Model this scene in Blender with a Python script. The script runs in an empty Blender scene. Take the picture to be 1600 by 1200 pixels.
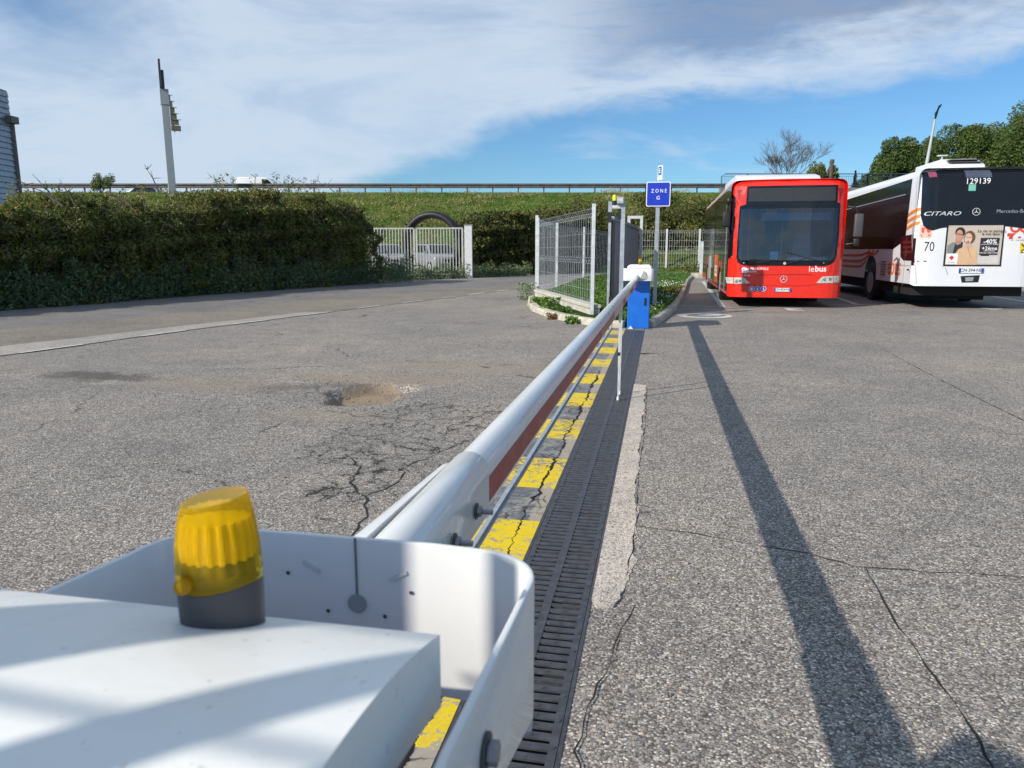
import bpy, bmesh, math, random
import numpy as np
from mathutils import Vector, Matrix
from math import radians as R, sin, cos, pi, atan, tan, sqrt
random.seed(7); rng = np.random.default_rng(7)
sc = bpy.context.scene
COL = sc.collection

# ------------------------------------------------------------------ camera
FPX = 1150.0; H = 1.33
PITCH = atan(209/FPX); YAW = atan(232/FPX*cos(PITCH))
cam = bpy.data.cameras.new('camera'); camo = bpy.data.objects.new('camera', cam); COL.objects.link(camo)
cam.sensor_width = 36; cam.lens = 36*FPX/1600; cam.clip_start = 0.02; cam.clip_end = 3000
camo.location = (0, 0, H); camo.rotation_euler = (pi/2-PITCH, 0, YAW)
cam.dof.use_dof = True; cam.dof.focus_distance = 5.0; cam.dof.aperture_fstop = 13
sc.camera = camo
F = Vector((-sin(YAW)*cos(PITCH), cos(YAW)*cos(PITCH), -sin(PITCH)))
RV = Vector((cos(YAW), sin(YAW), 0)); UV = RV.cross(F); FH = Vector((-sin(YAW), cos(YAW), 0))
C0 = Vector((0, 0, H))
def ray(u, v): return F + RV*((u-800)/FPX) + UV*((600-v)/FPX)
def gp(u, v, z=0):
    d = ray(u, v); return C0 + d*((z-H)/d.z)
def aty(u, v, y):
    d = ray(u, v); return C0 + d*(y/d.y)
def atw(u, v, w):                      # point at w metres straight ahead (horizontal distance)
    d = ray(u, v); return C0 + d*(w/d.dot(FH))
# ------------------------------------------------------------------ sun + sky
SUN_EL, SUN_AZ = R(30.5), R(45)          # light travels towards +x,+y; azimuth of travel from +Y to +X
w = bpy.data.worlds.new('World'); sc.world = w; w.use_nodes = True
nt = w.node_tree; nt.nodes.clear(); N = nt.nodes.new; Lk = nt.links.new
def mth(op, a, b=None, c=None, clamp=False):
    n = N('ShaderNodeMath'); n.operation = op; n.use_clamp = clamp
    for i, x in enumerate((a, b, c)):
        if x is None: continue
        if isinstance(x, (int, float)): n.inputs[i].default_value = x
        else: Lk(x, n.inputs[i])
    return n.outputs[0]
sky = N('ShaderNodeTexSky'); sky.sky_type = 'NISHITA'; sky.sun_disc = False
sky.sun_elevation = SUN_EL; sky.sun_rotation = pi + SUN_AZ
sky.air_density = 1.0; sky.dust_density = 0.25; sky.ozone_density = 2.2
tc = N('ShaderNodeTexCoord')
def vdot(vec):
    n = N('ShaderNodeVectorMath'); n.operation = 'DOT_PRODUCT'; Lk(tc.outputs['Generated'], n.inputs[0]); n.inputs[1].default_value = vec
    return n.outputs['Value']
dF = mth('MAXIMUM', vdot(tuple(FH)), 0.08)
ca = mth('DIVIDE', vdot(tuple(RV)), dF)         # world direction: tangent of azimuth off the yard's axis
cb = mth('DIVIDE', vdot((0, 0, 1)), dF)         # tangent of elevation
comb = N('ShaderNodeCombineXYZ'); Lk(ca, comb.inputs[0]); Lk(cb, comb.inputs[1])
def noise(scale, detail=6, rough=.55, dist=0.0, sx=1, sy=1, rot=0, src=None, off=(0, 0, 0)):
    mp = N('ShaderNodeMapping'); Lk(src or comb.outputs[0], mp.inputs[0]); mp.inputs['Scale'].default_value = (sx, sy, 1)
    mp.inputs['Rotation'].default_value = (0, 0, rot); mp.inputs['Location'].default_value = off
    n = N('ShaderNodeTexNoise'); n.inputs['Scale'].default_value = scale; n.inputs['Detail'].default_value = detail
    n.inputs['Roughness'].default_value = rough; n.inputs['Distortion'].default_value = dist; Lk(mp.outputs[0], n.inputs['Vector']); return n.outputs['Fac']
def sstep(x, a, b):
    n = N('ShaderNodeMapRange'); n.interpolation_type = 'SMOOTHSTEP'; Lk(x, n.inputs[0])
    n.inputs[1].default_value = a; n.inputs[2].default_value = b; return n.outputs[0]
n1 = noise(3.0, 7, .6, .4, 1, 3.2, R(-14)); n2 = noise(9, 6, .6, .6, 1, 2.5, R(-20), off=(3, 1, 0)); n3 = noise(1.6, 5, .5, .3, 1, 2.5, R(-16), off=(7, 2, 0))
wob = mth('ADD', mth('MULTIPLY', mth('SUBTRACT', n1, .5), .10), mth('MULTIPLY', mth('SUBTRACT', n2, .5), .045))
# lower rim of the veil: quadratic through the seen edge
a_ = ca
rim = mth('ADD', mth('ADD', .158, mth('MULTIPLY', a_, .06)), mth('MULTIPLY', mth('MULTIPLY', a_, a_), .12))
leftdip = mth('MULTIPLY', mth('MAXIMUM', mth('SUBTRACT', .0, a_), 0), 0.36)
rim = mth('SUBTRACT', rim, leftdip)
d1 = mth('ADD', mth('SUBTRACT', cb, rim), wob)
veil = sstep(d1, -.012, .028)
wispband = mth('MULTIPLY', sstep(d1, -.015, .015), mth('SUBTRACT', 1, sstep(d1, .03, .10)))
rightness = sstep(a_, .0, .25)
# small low wisps inside the blue patch
w2 = mth('MULTIPLY', sstep(noise(4.5, 6, .6, .5, 1, 5, R(-8), off=(2, 5, 0)), .52, .72), .42)
w2 = mth('MULTIPLY', w2, mth('SUBTRACT', 1, sstep(cb, .12, .2)))
leftgap = mth('MULTIPLY', mth('MULTIPLY', mth('SUBTRACT', 1, sstep(a_, -.62, -.40)), sstep(cb, .17, .28)), sstep(n3, .40, .58))
cover = mth('MULTIPLY', veil, mth('SUBTRACT', .93, mth('MULTIPLY', leftgap, .75)))
thin = mth('MULTIPLY', rightness, sstep(mth('SUBTRACT', d1, mth('MULTIPLY', a_, .02)), .03, .30))
cover = mth('MULTIPLY', cover, mth('SUBTRACT', 1, mth('MULTIPLY', sstep(n1, .44, .66), .34)))
n4 = noise(11, 6, .62, .5, 1, 6, R(-17), off=(1, 9, 0))
cover = mth('MULTIPLY', cover, mth('SUBTRACT', 1, mth('MULTIPLY', mth('MULTIPLY', sstep(n4, .45, .70), .28), sstep(a_, -.15, .2))))
cover = mth('MAXIMUM', cover, w2)
cover = mth('MINIMUM', cover, 1.0)
greyf = mth('MULTIPLY', mth('MULTIPLY', rightness, sstep(mth('ADD', d1, mth('MULTIPLY', mth('SUBTRACT', n2, .5), .05)), .035, .10)), mth('SUBTRACT', 1.0, mth('MULTIPLY', sstep(d1, .20, .36), .40)))
greyf = mth('ADD', greyf, mth('MULTIPLY', sstep(n3, .55, .8), .22), None, True)
cmix = N('ShaderNodeMix'); cmix.data_type = 'RGBA'; Lk(greyf, cmix.inputs[0])
cmix.inputs[6].default_value = (5.0, 5.9, 7.0, 1); cmix.inputs[7].default_value = (2.35, 3.0, 4.2, 1)
tint = N('ShaderNodeMix'); tint.data_type = 'RGBA'; tint.blend_type = 'MULTIPLY'; tint.inputs[0].default_value = 1
Lk(sky.outputs[0], tint.inputs[6]); tint.inputs[7].default_value = (.50, .76, .98, 1)
mix = N('ShaderNodeMix'); mix.data_type = 'RGBA'; Lk(cover, mix.inputs[0]); Lk(tint.outputs[2], mix.inputs[6]); Lk(cmix.outputs[2], mix.inputs[7])
bgn = N('ShaderNodeBackground'); bgn.inputs[1].default_value = 0.10; Lk(mix.outputs[2], bgn.inputs[0])
wo = N('ShaderNodeOutputWorld'); Lk(bgn.outputs[0], wo.inputs[0])
sun = bpy.data.lights.new('sun', 'SUN'); sun.energy = 4.2; sun.angle = R(0.53); sun.color = (1, .94, .84)
suno = bpy.data.objects.new('sun', sun); COL.objects.link(suno)
sd = Vector((cos(SUN_EL)*sin(SUN_AZ), cos(SUN_EL)*cos(SUN_AZ), -sin(SUN_EL)))
suno.rotation_euler = sd.to_track_quat('-Z', 'Y').to_euler()
sc.view_settings.view_transform = 'Standard'; sc.view_settings.look = 'None'; sc.view_settings.exposure = 0.30; sc.view_settings.gamma = 1
sc.cycles.max_bounces = 7; sc.cycles.transparent_max_bounces = 12

# ------------------------------------------------------------------ materials
MATS = {}
class NT:
    def __init__(s, name):
        s.m = bpy.data.materials.new(name); s.m.use_nodes = True; s.t = s.m.node_tree; s.t.nodes.clear()
        s.out = s.n('ShaderNodeOutputMaterial'); s.b = s.n('ShaderNodeBsdfPrincipled'); s.l(s.b.outputs[0], s.out.inputs[0])
        s.tc = s.n('ShaderNodeTexCoord'); s.obj = s.tc.outputs['Object']
        s.geo = s.n('ShaderNodeNewGeometry'); s.pos = s.geo.outputs['Position']
    def n(s, t): return s.t.nodes.new(t)
    def l(s, a, b): s.t.links.new(a, b)
    def math(s, op, a, b=None, c=None, clamp=False):
        n = s.n('ShaderNodeMath'); n.operation = op; n.use_clamp = clamp
        for i, x in enumerate((a, b, c)):
            if x is None: continue
            if isinstance(x, (int, float)): n.inputs[i].default_value = x
            else: s.l(x, n.inputs[i])
        return n.outputs[0]
    def noise(s, scale, detail=4, rough=.55, dist=0, vec=None, sc3=None):
        n = s.n('ShaderNodeTexNoise'); n.inputs['Scale'].default_value = scale; n.inputs['Detail'].default_value = detail
        n.inputs['Roughness'].default_value = rough; n.inputs['Distortion'].default_value = dist
        v = vec or s.pos
        if sc3:
            mp = s.n('ShaderNodeMapping'); s.l(v, mp.inputs[0]); mp.inputs['Scale'].default_value = sc3; v = mp.outputs[0]
        s.l(v, n.inputs['Vector']); return n
    def step(s, x, a, b, lo=0, hi=1):
        n = s.n('ShaderNodeMapRange'); n.interpolation_type = 'SMOOTHSTEP'; s.l(x, n.inputs[0])
        n.inputs[1].default_value = a; n.inputs[2].default_value = b; n.inputs[3].default_value = lo; n.inputs[4].default_value = hi; return n.outputs[0]
    def ramp(s, x, stops, interp='LINEAR'):
        n = s.n('ShaderNodeValToRGB'); n.color_ramp.interpolation = interp
        while len(n.color_ramp.elements) < len(stops): n.color_ramp.elements.new(.5)
        for e, (p, c) in zip(n.color_ramp.elements, stops): e.position = p; e.color = (*c, 1)
        s.l(x, n.inputs[0]); return n.outputs[0]
    def mix(s, f, a, b, mode='MIX'):
        n = s.n('ShaderNodeMix'); n.data_type = 'RGBA'; n.blend_type = mode
        for sock, x in ((n.inputs[0], f), (n.inputs[6], a), (n.inputs[7], b)):
            if isinstance(x, (int, float)): sock.default_value = x
            elif isinstance(x, tuple): sock.default_value = (*x, 1)
            else: s.l(x, sock)
        return n.outputs[2]
    def bump(s, h, strength=.5, dist=.01):
        n = s.n('ShaderNodeBump'); n.inputs['Strength'].default_value = strength; n.inputs['Distance'].default_value = dist
        s.l(h, n.inputs['Height']); s.l(n.outputs[0], s.b.inputs['Normal'])
    def set(s, **k):
        for a, v in k.items():
            i = s.b.inputs[a.replace('_', ' ')]
            if isinstance(v, (int, float)): i.default_value = v
            elif isinstance(v, tuple): i.default_value = (*v, 1) if len(v) == 3 else v
            else: s.l(v, i)
        return s
def simple(name, col, rough=.5, metal=0, coat=0, var=.12, scale=6, bump=0, dirt=None, spec=.5):
    if name in MATS: return MATS[name]
    s = NT(name); n = s.noise(scale, 5, .6, 0, s.obj); f = n.outputs['Fac']
    c = s.mix(s.step(f, .35, .7), tuple(x*(1-var) for x in col), tuple(min(1, x*(1+var)) for x in col))
    if dirt:
        n2 = s.noise(scale*.6, 7, .7, .6, s.obj); c = s.mix(s.step(n2.outputs['Fac'], .5, .75, 0, dirt[1]), c, dirt[0])
    s.set(Base_Color=c, Roughness=s.step(f, .3, .7, max(rough-.05, .02), rough+.06), Metallic=metal, Coat_Weight=coat, Specular_IOR_Level=spec); s.b.inputs['Coat Roughness'].default_value = .06
    if bump: s.bump(s.noise(scale*14, 4, .6, 0, s.obj).outputs['Fac'], bump, .004)
    MATS[name] = s.m; return s.m

def asphalt(name, palette, base_scale=135, cracks=True, dust_shade=True, tone=1.0, bumps=.5):
    s = NT(name)
    nz = s.noise(60, 2, .5)
    wv = s.n('ShaderNodeVectorMath'); wv.operation = 'MULTIPLY_ADD'; s.l(nz.outputs['Color'], wv.inputs[0]); wv.inputs[1].default_value = (.006, .006, .006); s.l(s.pos, wv.inputs[2])
    v = s.n('ShaderNodeTexVoronoi'); v.inputs['Scale'].default_value = base_scale; s.l(wv.outputs[0], v.inputs['Vector'])
    sep = s.n('ShaderNodeSeparateColor'); s.l(v.outputs['Color'], sep.inputs[0])
    col = s.ramp(sep.outputs[0], palette)
    hue = s.ramp(sep.outputs[1], [(0, (1.09, .99, .90)), (.35, (1.0, 1.0, 1.0)), (.7, (.93, .99, 1.07)), (1, (1.06, 1.0, .95))]); col = s.mix(.75, col, hue, 'MULTIPLY')
    v2 = s.n('ShaderNodeTexVoronoi'); v2.inputs['Scale'].default_value = base_scale*.42; s.l(wv.outputs[0], v2.inputs['Vector'])
    sep2 = s.n('ShaderNodeSeparateColor'); s.l(v2.outputs['Color'], sep2.inputs[0])
    col = s.mix(s.step(sep2.outputs[1], .84, .86, 0, .6), col, s.ramp(sep2.outputs[2], [(0, (.10, .092, .085)), (.55, (.30, .275, .25)), (1, (.46, .43, .39))]))
    gap = s.step(v.outputs['Distance'], .46, .8)
    col = s.mix(s.math('MULTIPLY', gap, .70), col, (.055, .050, .046))
    big = s.noise(.35, 6, .6, .5); med = s.noise(2.2, 5, .65, .3); fin = s.noise(14, 4, .6)
    col = s.mix(1.0, col, s.ramp(big.outputs['Fac'], [(.3, (.76, .77, .80)), (.42, (.90, .90, .90)), (.5, (.97, .96, .95)), (.7, (1.15, 1.10, 1.04))]), 'MULTIPLY')
    col = s.mix(1.0, col, s.ramp(med.outputs['Fac'], [(.3, (.86, .86, .87)), (.7, (1.10, 1.09, 1.08))]), 'MULTIPLY')
    col = s.mix(1.0, col, s.ramp(fin.outputs['Fac'], [(.3, (.88, .88, .88)), (.7, (1.12, 1.12, 1.12))]), 'MULTIPLY')
    xyz = s.n('ShaderNodeSeparateXYZ'); s.l(s.pos, xyz.inputs[0]); X, Y = xyz.outputs[0], xyz.outputs[1]
    def blob(cx, cy, rx, ry, a=.6, b=1.15, nf=.5):
        dx = s.math('DIVIDE', s.math('SUBTRACT', X, cx), rx); dy = s.math('DIVIDE', s.math('SUBTRACT', Y, cy), ry)
        d = s.math('SQRT', s.math('ADD', s.math('MULTIPLY', dx, dx), s.math('MULTIPLY', dy, dy)))
        d = s.math('ADD', d, s.math('MULTIPLY', s.math('SUBTRACT', med.outputs['Fac'], .5), nf*2))
        return s.step(d, a, b, 1, 0)
    height = s.math('MULTIPLY', s.math('SUBTRACT', 1, gap), .6)
    if dust_shade:
        for cx, cy, rx, ry, am in ((-2.9, 7.25, 1.3, .35, .45), (-2.62, 6.42, .32, .48, .95), (-2.7, 5.5, .6, .2, .35), (-2.0, 8.2, 1.6, .5, .35), (-4.4, 6.6, .9, .4, .35)):
            m_ = blob(cx, cy, rx, ry); col = s.mix(s.math('MULTIPLY', m_, am), col, s.mix(fin.outputs['Fac'], (.27, .205, .14), (.36, .29, .21)))
        for cx, cy, rx, ry, am in ((-5.9, 6.75, .9, .18, .8), (-3.5, 6.6, .5, .3, .35), (-2.95, 6.75, .40, .16, .6)):  # shade in the hollows and at the pothole's edge, painted as dark blobs
            m_ = blob(cx, cy, rx, ry, .3, 1.2, .9); col = s.mix(s.math('MULTIPLY', m_, am), col, (.07, .066, .066))
    if dust_shade: col = s.mix(s.math('MULTIPLY', blob(-2.66, 6.42, .37, .55, .88, 1.0, .12), .92), col, s.mix(med.outputs['Fac'], (.20, .145, .095), (.36, .28, .20)))
    if cracks:
        dn = s.noise(2.6, 5, .7)
        cv = s.n('ShaderNodeVectorMath'); cv.operation = 'MULTIPLY_ADD'; s.l(dn.outputs['Color'], cv.inputs[0]); cv.inputs[1].default_value = (.42, .42, 0); s.l(s.pos, cv.inputs[2])
        dn2 = s.noise(22, 3, .6)
        cv2 = s.n('ShaderNodeVectorMath'); cv2.operation = 'MULTIPLY_ADD'; s.l(dn2.outputs['Color'], cv2.inputs[0]); cv2.inputs[1].default_value = (.05, .05, 0); s.l(cv.outputs[0], cv2.inputs[2])
        fl = s.n('ShaderNodeVectorMath'); fl.operation = 'MULTIPLY'; s.l(cv2.outputs[0], fl.inputs[0]); fl.inputs[1].default_value = (1, .8, 0)
        vo = s.n('ShaderNodeTexVoronoi'); vo.feature = 'DISTANCE_TO_EDGE'; vo.inputs['Scale'].default_value = 6.2; s.l(fl.outputs[0], vo.inputs['Vector'])
        wn = s.noise(3.3, 3, .6)
        width = s.step(wn.outputs['Fac'], .35, .70, .007, .036)
        area = blob(-1.58, 4.9, .85, 1.55, .75, 1.05, .45)
        line = s.math('MULTIPLY', s.math('LESS_THAN', vo.outputs['Distance'], width), s.math('GREATER_THAN', area, .5))
        soft = s.math('MULTIPLY', s.step(vo.outputs['Distance'], .0, .16, 1, 0), area)
        brk = s.step(s.noise(5, 3, .6).outputs['Fac'], .30, .36)
        line = s.math('MULTIPLY', line, brk)
        vb = s.n('ShaderNodeTexVoronoi'); vb.feature = 'DISTANCE_TO_EDGE'; vb.inputs['Scale'].default_value = .55; s.l(fl.outputs[0], vb.inputs['Vector'])
        faint = s.math('MULTIPLY', s.math('LESS_THAN', s.math('ADD', vb.outputs['Distance'], s.math('MULTIPLY', s.math('GREATER_THAN', X, 0.0), 1.0)), .0045), s.step(s.noise(1.3, 2, .5).outputs['Fac'], .52, .56))
        col = s.mix(s.math('MULTIPLY', soft, .30), col, (.13, .122, .115))
        col = s.mix(s.math('MULTIPLY', line, .88), col, (.025, .023, .021))
        col = s.mix(s.math('MULTIPLY', faint, .7), col, (.04, .037, .035))
        height = s.math('SUBTRACT', height, s.math('MULTIPLY', line, 2.0))
    col = s.mix(1.0, col, (tone*.98, tone*.965, tone*.94), 'MULTIPLY')
    s.set(Base_Color=col, Roughness=.92, Specular_IOR_Level=.25)
    s.bump(height, bumps, .0035)
    return s.m
PAL = [(0, (.12, .11, .105)), (.22, (.20, .187, .178)), (.45, (.285, .265, .245)), (.7, (.38, .35, .315)), (.88, (.52, .485, .43)), (1, (.78, .74, .67))]
M_asph = asphalt('asphalt_worn', PAL)
M_road = asphalt('asphalt_road', [(0, (.16, .155, .155)), (.5, (.235, .228, .222)), (1, (.33, .32, .31))], 120, False, False, 1.05, .35)
M_gut = asphalt('gutter_brown', [(0, (.23, .205, .17)), (.5, (.30, .27, .225)), (1, (.38, .35, .30))], 90, False, False, .95, .4)
M_conc = asphalt('concrete_pale', [(0, (.36, .325, .285)), (.5, (.46, .415, .365)), (1, (.55, .50, .44))], 170, False, False, 1.42, .35)
M_kerb = simple('kerb_concrete', (.50, .455, .36), .9, var=.25, scale=5, bump=.6, dirt=((.17, .15, .11), .6))
M_wallc = simple('plinth_concrete', (.52, .49, .42), .9, var=.12, scale=4, bump=.4, dirt=((.25, .22, .17), .4))
M_white = simple('white_road_paint', (.60, .58, .54), .8, var=.15, scale=14, bump=.2, dirt=((.27, .255, .235), .85))
def dusty_white():
    s = NT('barrier_white_plastic'); a = s.noise(7, 7, .7, .8, s.obj); b = s.noise(90, 3, .6, 0, s.obj); c = s.noise(30, 4, .7, 0, s.obj, (1, .12, 1))
    col = s.mix(s.step(a.outputs['Fac'], .48, .72, 0, .55), (.85, .84, .79), (.70, .67, .60))
    col = s.mix(s.step(b.outputs['Fac'], .66, .72, 0, .5), col, (.45, .42, .36)); col = s.mix(s.step(c.outputs['Fac'], .60, .75, 0, .22), col, (.60, .57, .50))
    s.set(Base_Color=col, Roughness=s.step(a.outputs['Fac'], .3, .7, .36, .55)); s.bump(b.outputs['Fac'], .12, .0015); return s.m
M_wplas = dusty_white()
M_wmet = simple('barrier_white_metal', (.73, .73, .71), .30, coat=.35, var=.03, scale=3)
M_wflat = simple('bracket_white_paint', (.60, .605, .59), .45, var=.03, scale=4, dirt=((.45, .44, .41), .25))
M_red = simple('boom_red_strip', (.34, .035, .025), .45, var=.06)
M_pink = simple('boom_faded_strip', (.62, .44, .40), .5, var=.1)
M_blue = simple('cabinet_blue', (.005, .13, .58), .42, coat=.15, var=.06)
M_sblue = simple('sign_blue', (.006, .035, .46), .45, var=.06)
M_swhite = simple('sign_white', (.80, .81, .84), .45, var=.03)
M_galv = simple('galvanised_steel', (.42, .45, .49), .42, .45, var=.12, scale=10, dirt=((.30, .30, .30), .4))
M_wire = simple('fence_wire', (.30, .34, .33), .5, .2, var=.1)
M_galvw = simple('pale_galvanised', (.58, .60, .60), .5, .25, var=.1, scale=10)
M_grey = simple('grey_gate_sheet', (.34, .35, .38), .5, .2, var=.08, scale=3)
M_iron = simple('cast_iron_grate', (.080, .082, .094), .5, .35, var=.25, scale=22, bump=.5, dirt=((.12, .11, .10), .35))
M_black = simple('black_rubber', (.012, .012, .013), .55, var=.2)
M_dgrey = simple('dark_grey_plastic', (.065, .063, .068), .5, var=.1)
M_dirt = simple('channel_dirt', (.05, .038, .026), .95, var=.4, scale=20, bump=.8)
M_bolt = simple('bolt_steel', (.28, .28, .30), .35, .8, var=.1, scale=30)
M_bred = simple('bus_red_paint', (.74, .022, .010), .28, coat=.55, var=.03)
M_bwhite = simple('bus_white_paint', (.70, .71, .74), .35, coat=.12, var=.02, scale=2, dirt=((.55, .53, .48), .25))
M_bblack = simple('bus_black_glass', (.006, .008, .012), .06, var=.1, spec=.45)
M_bdisp = simple('bus_display_glass', (.035, .037, .04), .22, var=.05)
M_under = simple('bus_underbody', (.01, .01, .01), .8)
M_int = simple('bus_interior', (.035, .065, .13), .7, var=.2)
M_yel = simple('yellow_pole', (.65, .42, .03), .4)
M_txt = simple('white_lettering', (.85, .85, .86), .5, var=.02)
M_txtk = simple('black_lettering', (.015, .015, .018), .5, var=.02)
M_orange = simple('orange_decal', (.78, .18, .02), .4, var=.05)
M_odark = simple('red_decal', (.62, .07, .03), .4, var=.05)
M_lampg = simple('headlamp_glass', (.55, .54, .50), .12, coat=.8, var=.25, scale=25, spec=.8)
M_tail = simple('tail_lamp_red', (.045, .006, .008), .12, coat=.8, var=.2)
M_plate = simple('plate_white', (.72, .73, .76), .4, var=.02)
M_pblue = simple('plate_blue', (.02, .06, .40), .4, var=.05)
M_silver = simple('silver_paint', (.30, .315, .335), .3, .35, coat=.5, var=.03)
M_chrome = simple('chrome', (.6, .6, .6), .15, .9, var=.05)
M_bark = simple('bark', (.11, .085, .065), .9, var=.3, scale=8, bump=.6)
M_twig = simple('twig_grey', (.13, .10, .08), .9, var=.3, scale=8)
M_pole = simple('painted_pole', (.40, .43, .45), .5, var=.05)
M_clad = simple('metal_cladding', (.36, .40, .44), .35, .5, var=.12, scale=3)
M_wood = simple('weathered_wood', (.20, .17, .12), .85, var=.3)
M_rail = simple('guardrail_steel', (.13, .12, .12), .6, .3, var=.2, scale=2, dirt=((.16, .09, .06), .5))
M_sand = simple('pale_sand', (.52, .42, .32), .95, var=.1, bump=.3)
M_fac = {}
def glass_dark(name, tint, tr):
    s = NT(name); s.t.nodes.remove(s.b)
    a = s.n('ShaderNodeBsdfTransparent'); a.inputs[0].default_value = (*tint, 1)
    g = s.n('ShaderNodeBsdfGlossy'); g.inputs['Roughness'].default_value = .03; g.inputs[0].default_value = (.9, .95, 1, 1)
    fr = s.n('ShaderNodeFresnel'); fr.inputs[0].default_value = 1.55
    k = s.math('ADD', s.math('MULTIPLY', fr.outputs[0], .75), tr, None, True)
    m = s.n('ShaderNodeMixShader'); s.l(k, m.inputs[0]); s.l(a.outputs[0], m.inputs[1]); s.l(g.outputs[0], m.inputs[2]); s.l(m.outputs[0], s.out.inputs[0]); return s.m
M_wind = glass_dark('windscreen_glass', (.45, .62, .85), .07)
M_carg = simple('car_window', (.012, .018, .024), .12, spec=.4)
def amber():
    s = NT('amber_lens'); f = s.noise(40, 2, .5, 0, s.obj)
    s.set(Base_Color=(.93, .61, .010), Roughness=.14, Transmission_Weight=.80, Coat_Weight=.25, IOR=1.12, Subsurface_Weight=.0)
    s.b.inputs['Subsurface Radius'].default_value = (.03, .018, .002); s.b.inputs['Subsurface Scale'].default_value = .4
    return s.m
M_amber = amber()
M_reflector = simple('beacon_inner', (.95, .78, .03), .35, var=.05)
M_lime = simple('lime_lens', (.62, .68, .02), .3, var=.05)
def leafmat(name, cols, rough=.6, trans=.25):
    s = NT(name); r = s.geo.outputs['Random Per Island']
    col = s.ramp(r, [(i/(len(cols)-1), c) for i, c in enumerate(cols)])
    big = s.noise(.5, 4, .6)
    col = s.mix(1.0, col, s.ramp(big.outputs['Fac'], [(.3, (.72, .78, .75)), (.7, (1.25, 1.15, 1.0))]), 'MULTIPLY')
    s.set(Base_Color=col, Roughness=rough, Specular_IOR_Level=.3)
    tr = s.n('ShaderNodeBsdfTranslucent'); s.l(col, tr.inputs[0]); m = s.n('ShaderNodeMixShader'); m.inputs[0].default_value = trans
    s.l(s.b.outputs[0], m.inputs[1]); s.l(tr.outputs[0], m.inputs[2]); s.l(m.outputs[0], s.out.inputs[0]); return s.m
M_hedge = leafmat('hedge_leaf', [(.05, .08, .022), (.10, .14, .03), (.17, .20, .045), (.25, .25, .07), (.30, .24, .14)], trans=.35)
M_hedge2 = leafmat('dark_shrub_leaf', [(.04, .055, .018), (.08, .10, .025), (.14, .15, .04), (.19, .16, .07)])
M_weed = leafmat('weed_leaf', [(.07, .12, .06), (.13, .19, .10), (.19, .26, .15), (.28, .33, .21)])
M_grass = leafmat('grass_blade', [(.05, .13, .015), (.08, .19, .02), (.12, .23, .03), (.17, .24, .06)])
M_bank = leafmat('bank_grass_blade', [(.08, .17, .02), (.13, .24, .03), (.20, .25, .05), (.36, .30, .15)])
M_pine = leafmat('pine_needles', [(.04, .075, .02), (.07, .12, .03), (.11, .16, .04), (.16, .20, .07)])
M_pale = leafmat('pale_shrub_leaf', [(.10, .14, .05), (.16, .20, .08), (.22, .24, .12)])
M_cyp = leafmat('cypress_leaf', [(.01, .018, .02), (.015, .03, .03), (.025, .04, .035)])
M_flower = simple('white_flowers', (.8, .8, .75), .7)
M_yflow = simple('yellow_flowers', (.75, .5, .02), .7)
def ground_grass(name, a, b, c):
    s = NT(name); n = s.noise(1.2, 7, .7, .3); n2 = s.noise(11, 5, .7)
    col = s.ramp(n.outputs['Fac'], [(.3, a), (.5, b), (.72, c)]); col = s.mix(1, col, s.ramp(n2.outputs['Fac'], [(.3, (.55, .55, .5)), (.7, (1.3, 1.3, 1.2))]), 'MULTIPLY')
    s.set(Base_Color=col, Roughness=.95, Specular_IOR_Level=.1); s.bump(n2.outputs['Fac'], 1, .15); return s.m
M_bankg = ground_grass('bank_ground', (.06, .12, .02), (.11, .17, .035), (.24, .22, .09))
M_soil = ground_grass('soil_ground', (.03, .035, .015), (.05, .05, .025), (.09, .08, .05))
M_lawn = ground_grass('lawn_ground', (.025, .06, .01), (.04, .085, .015), (.07, .10, .025))
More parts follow.
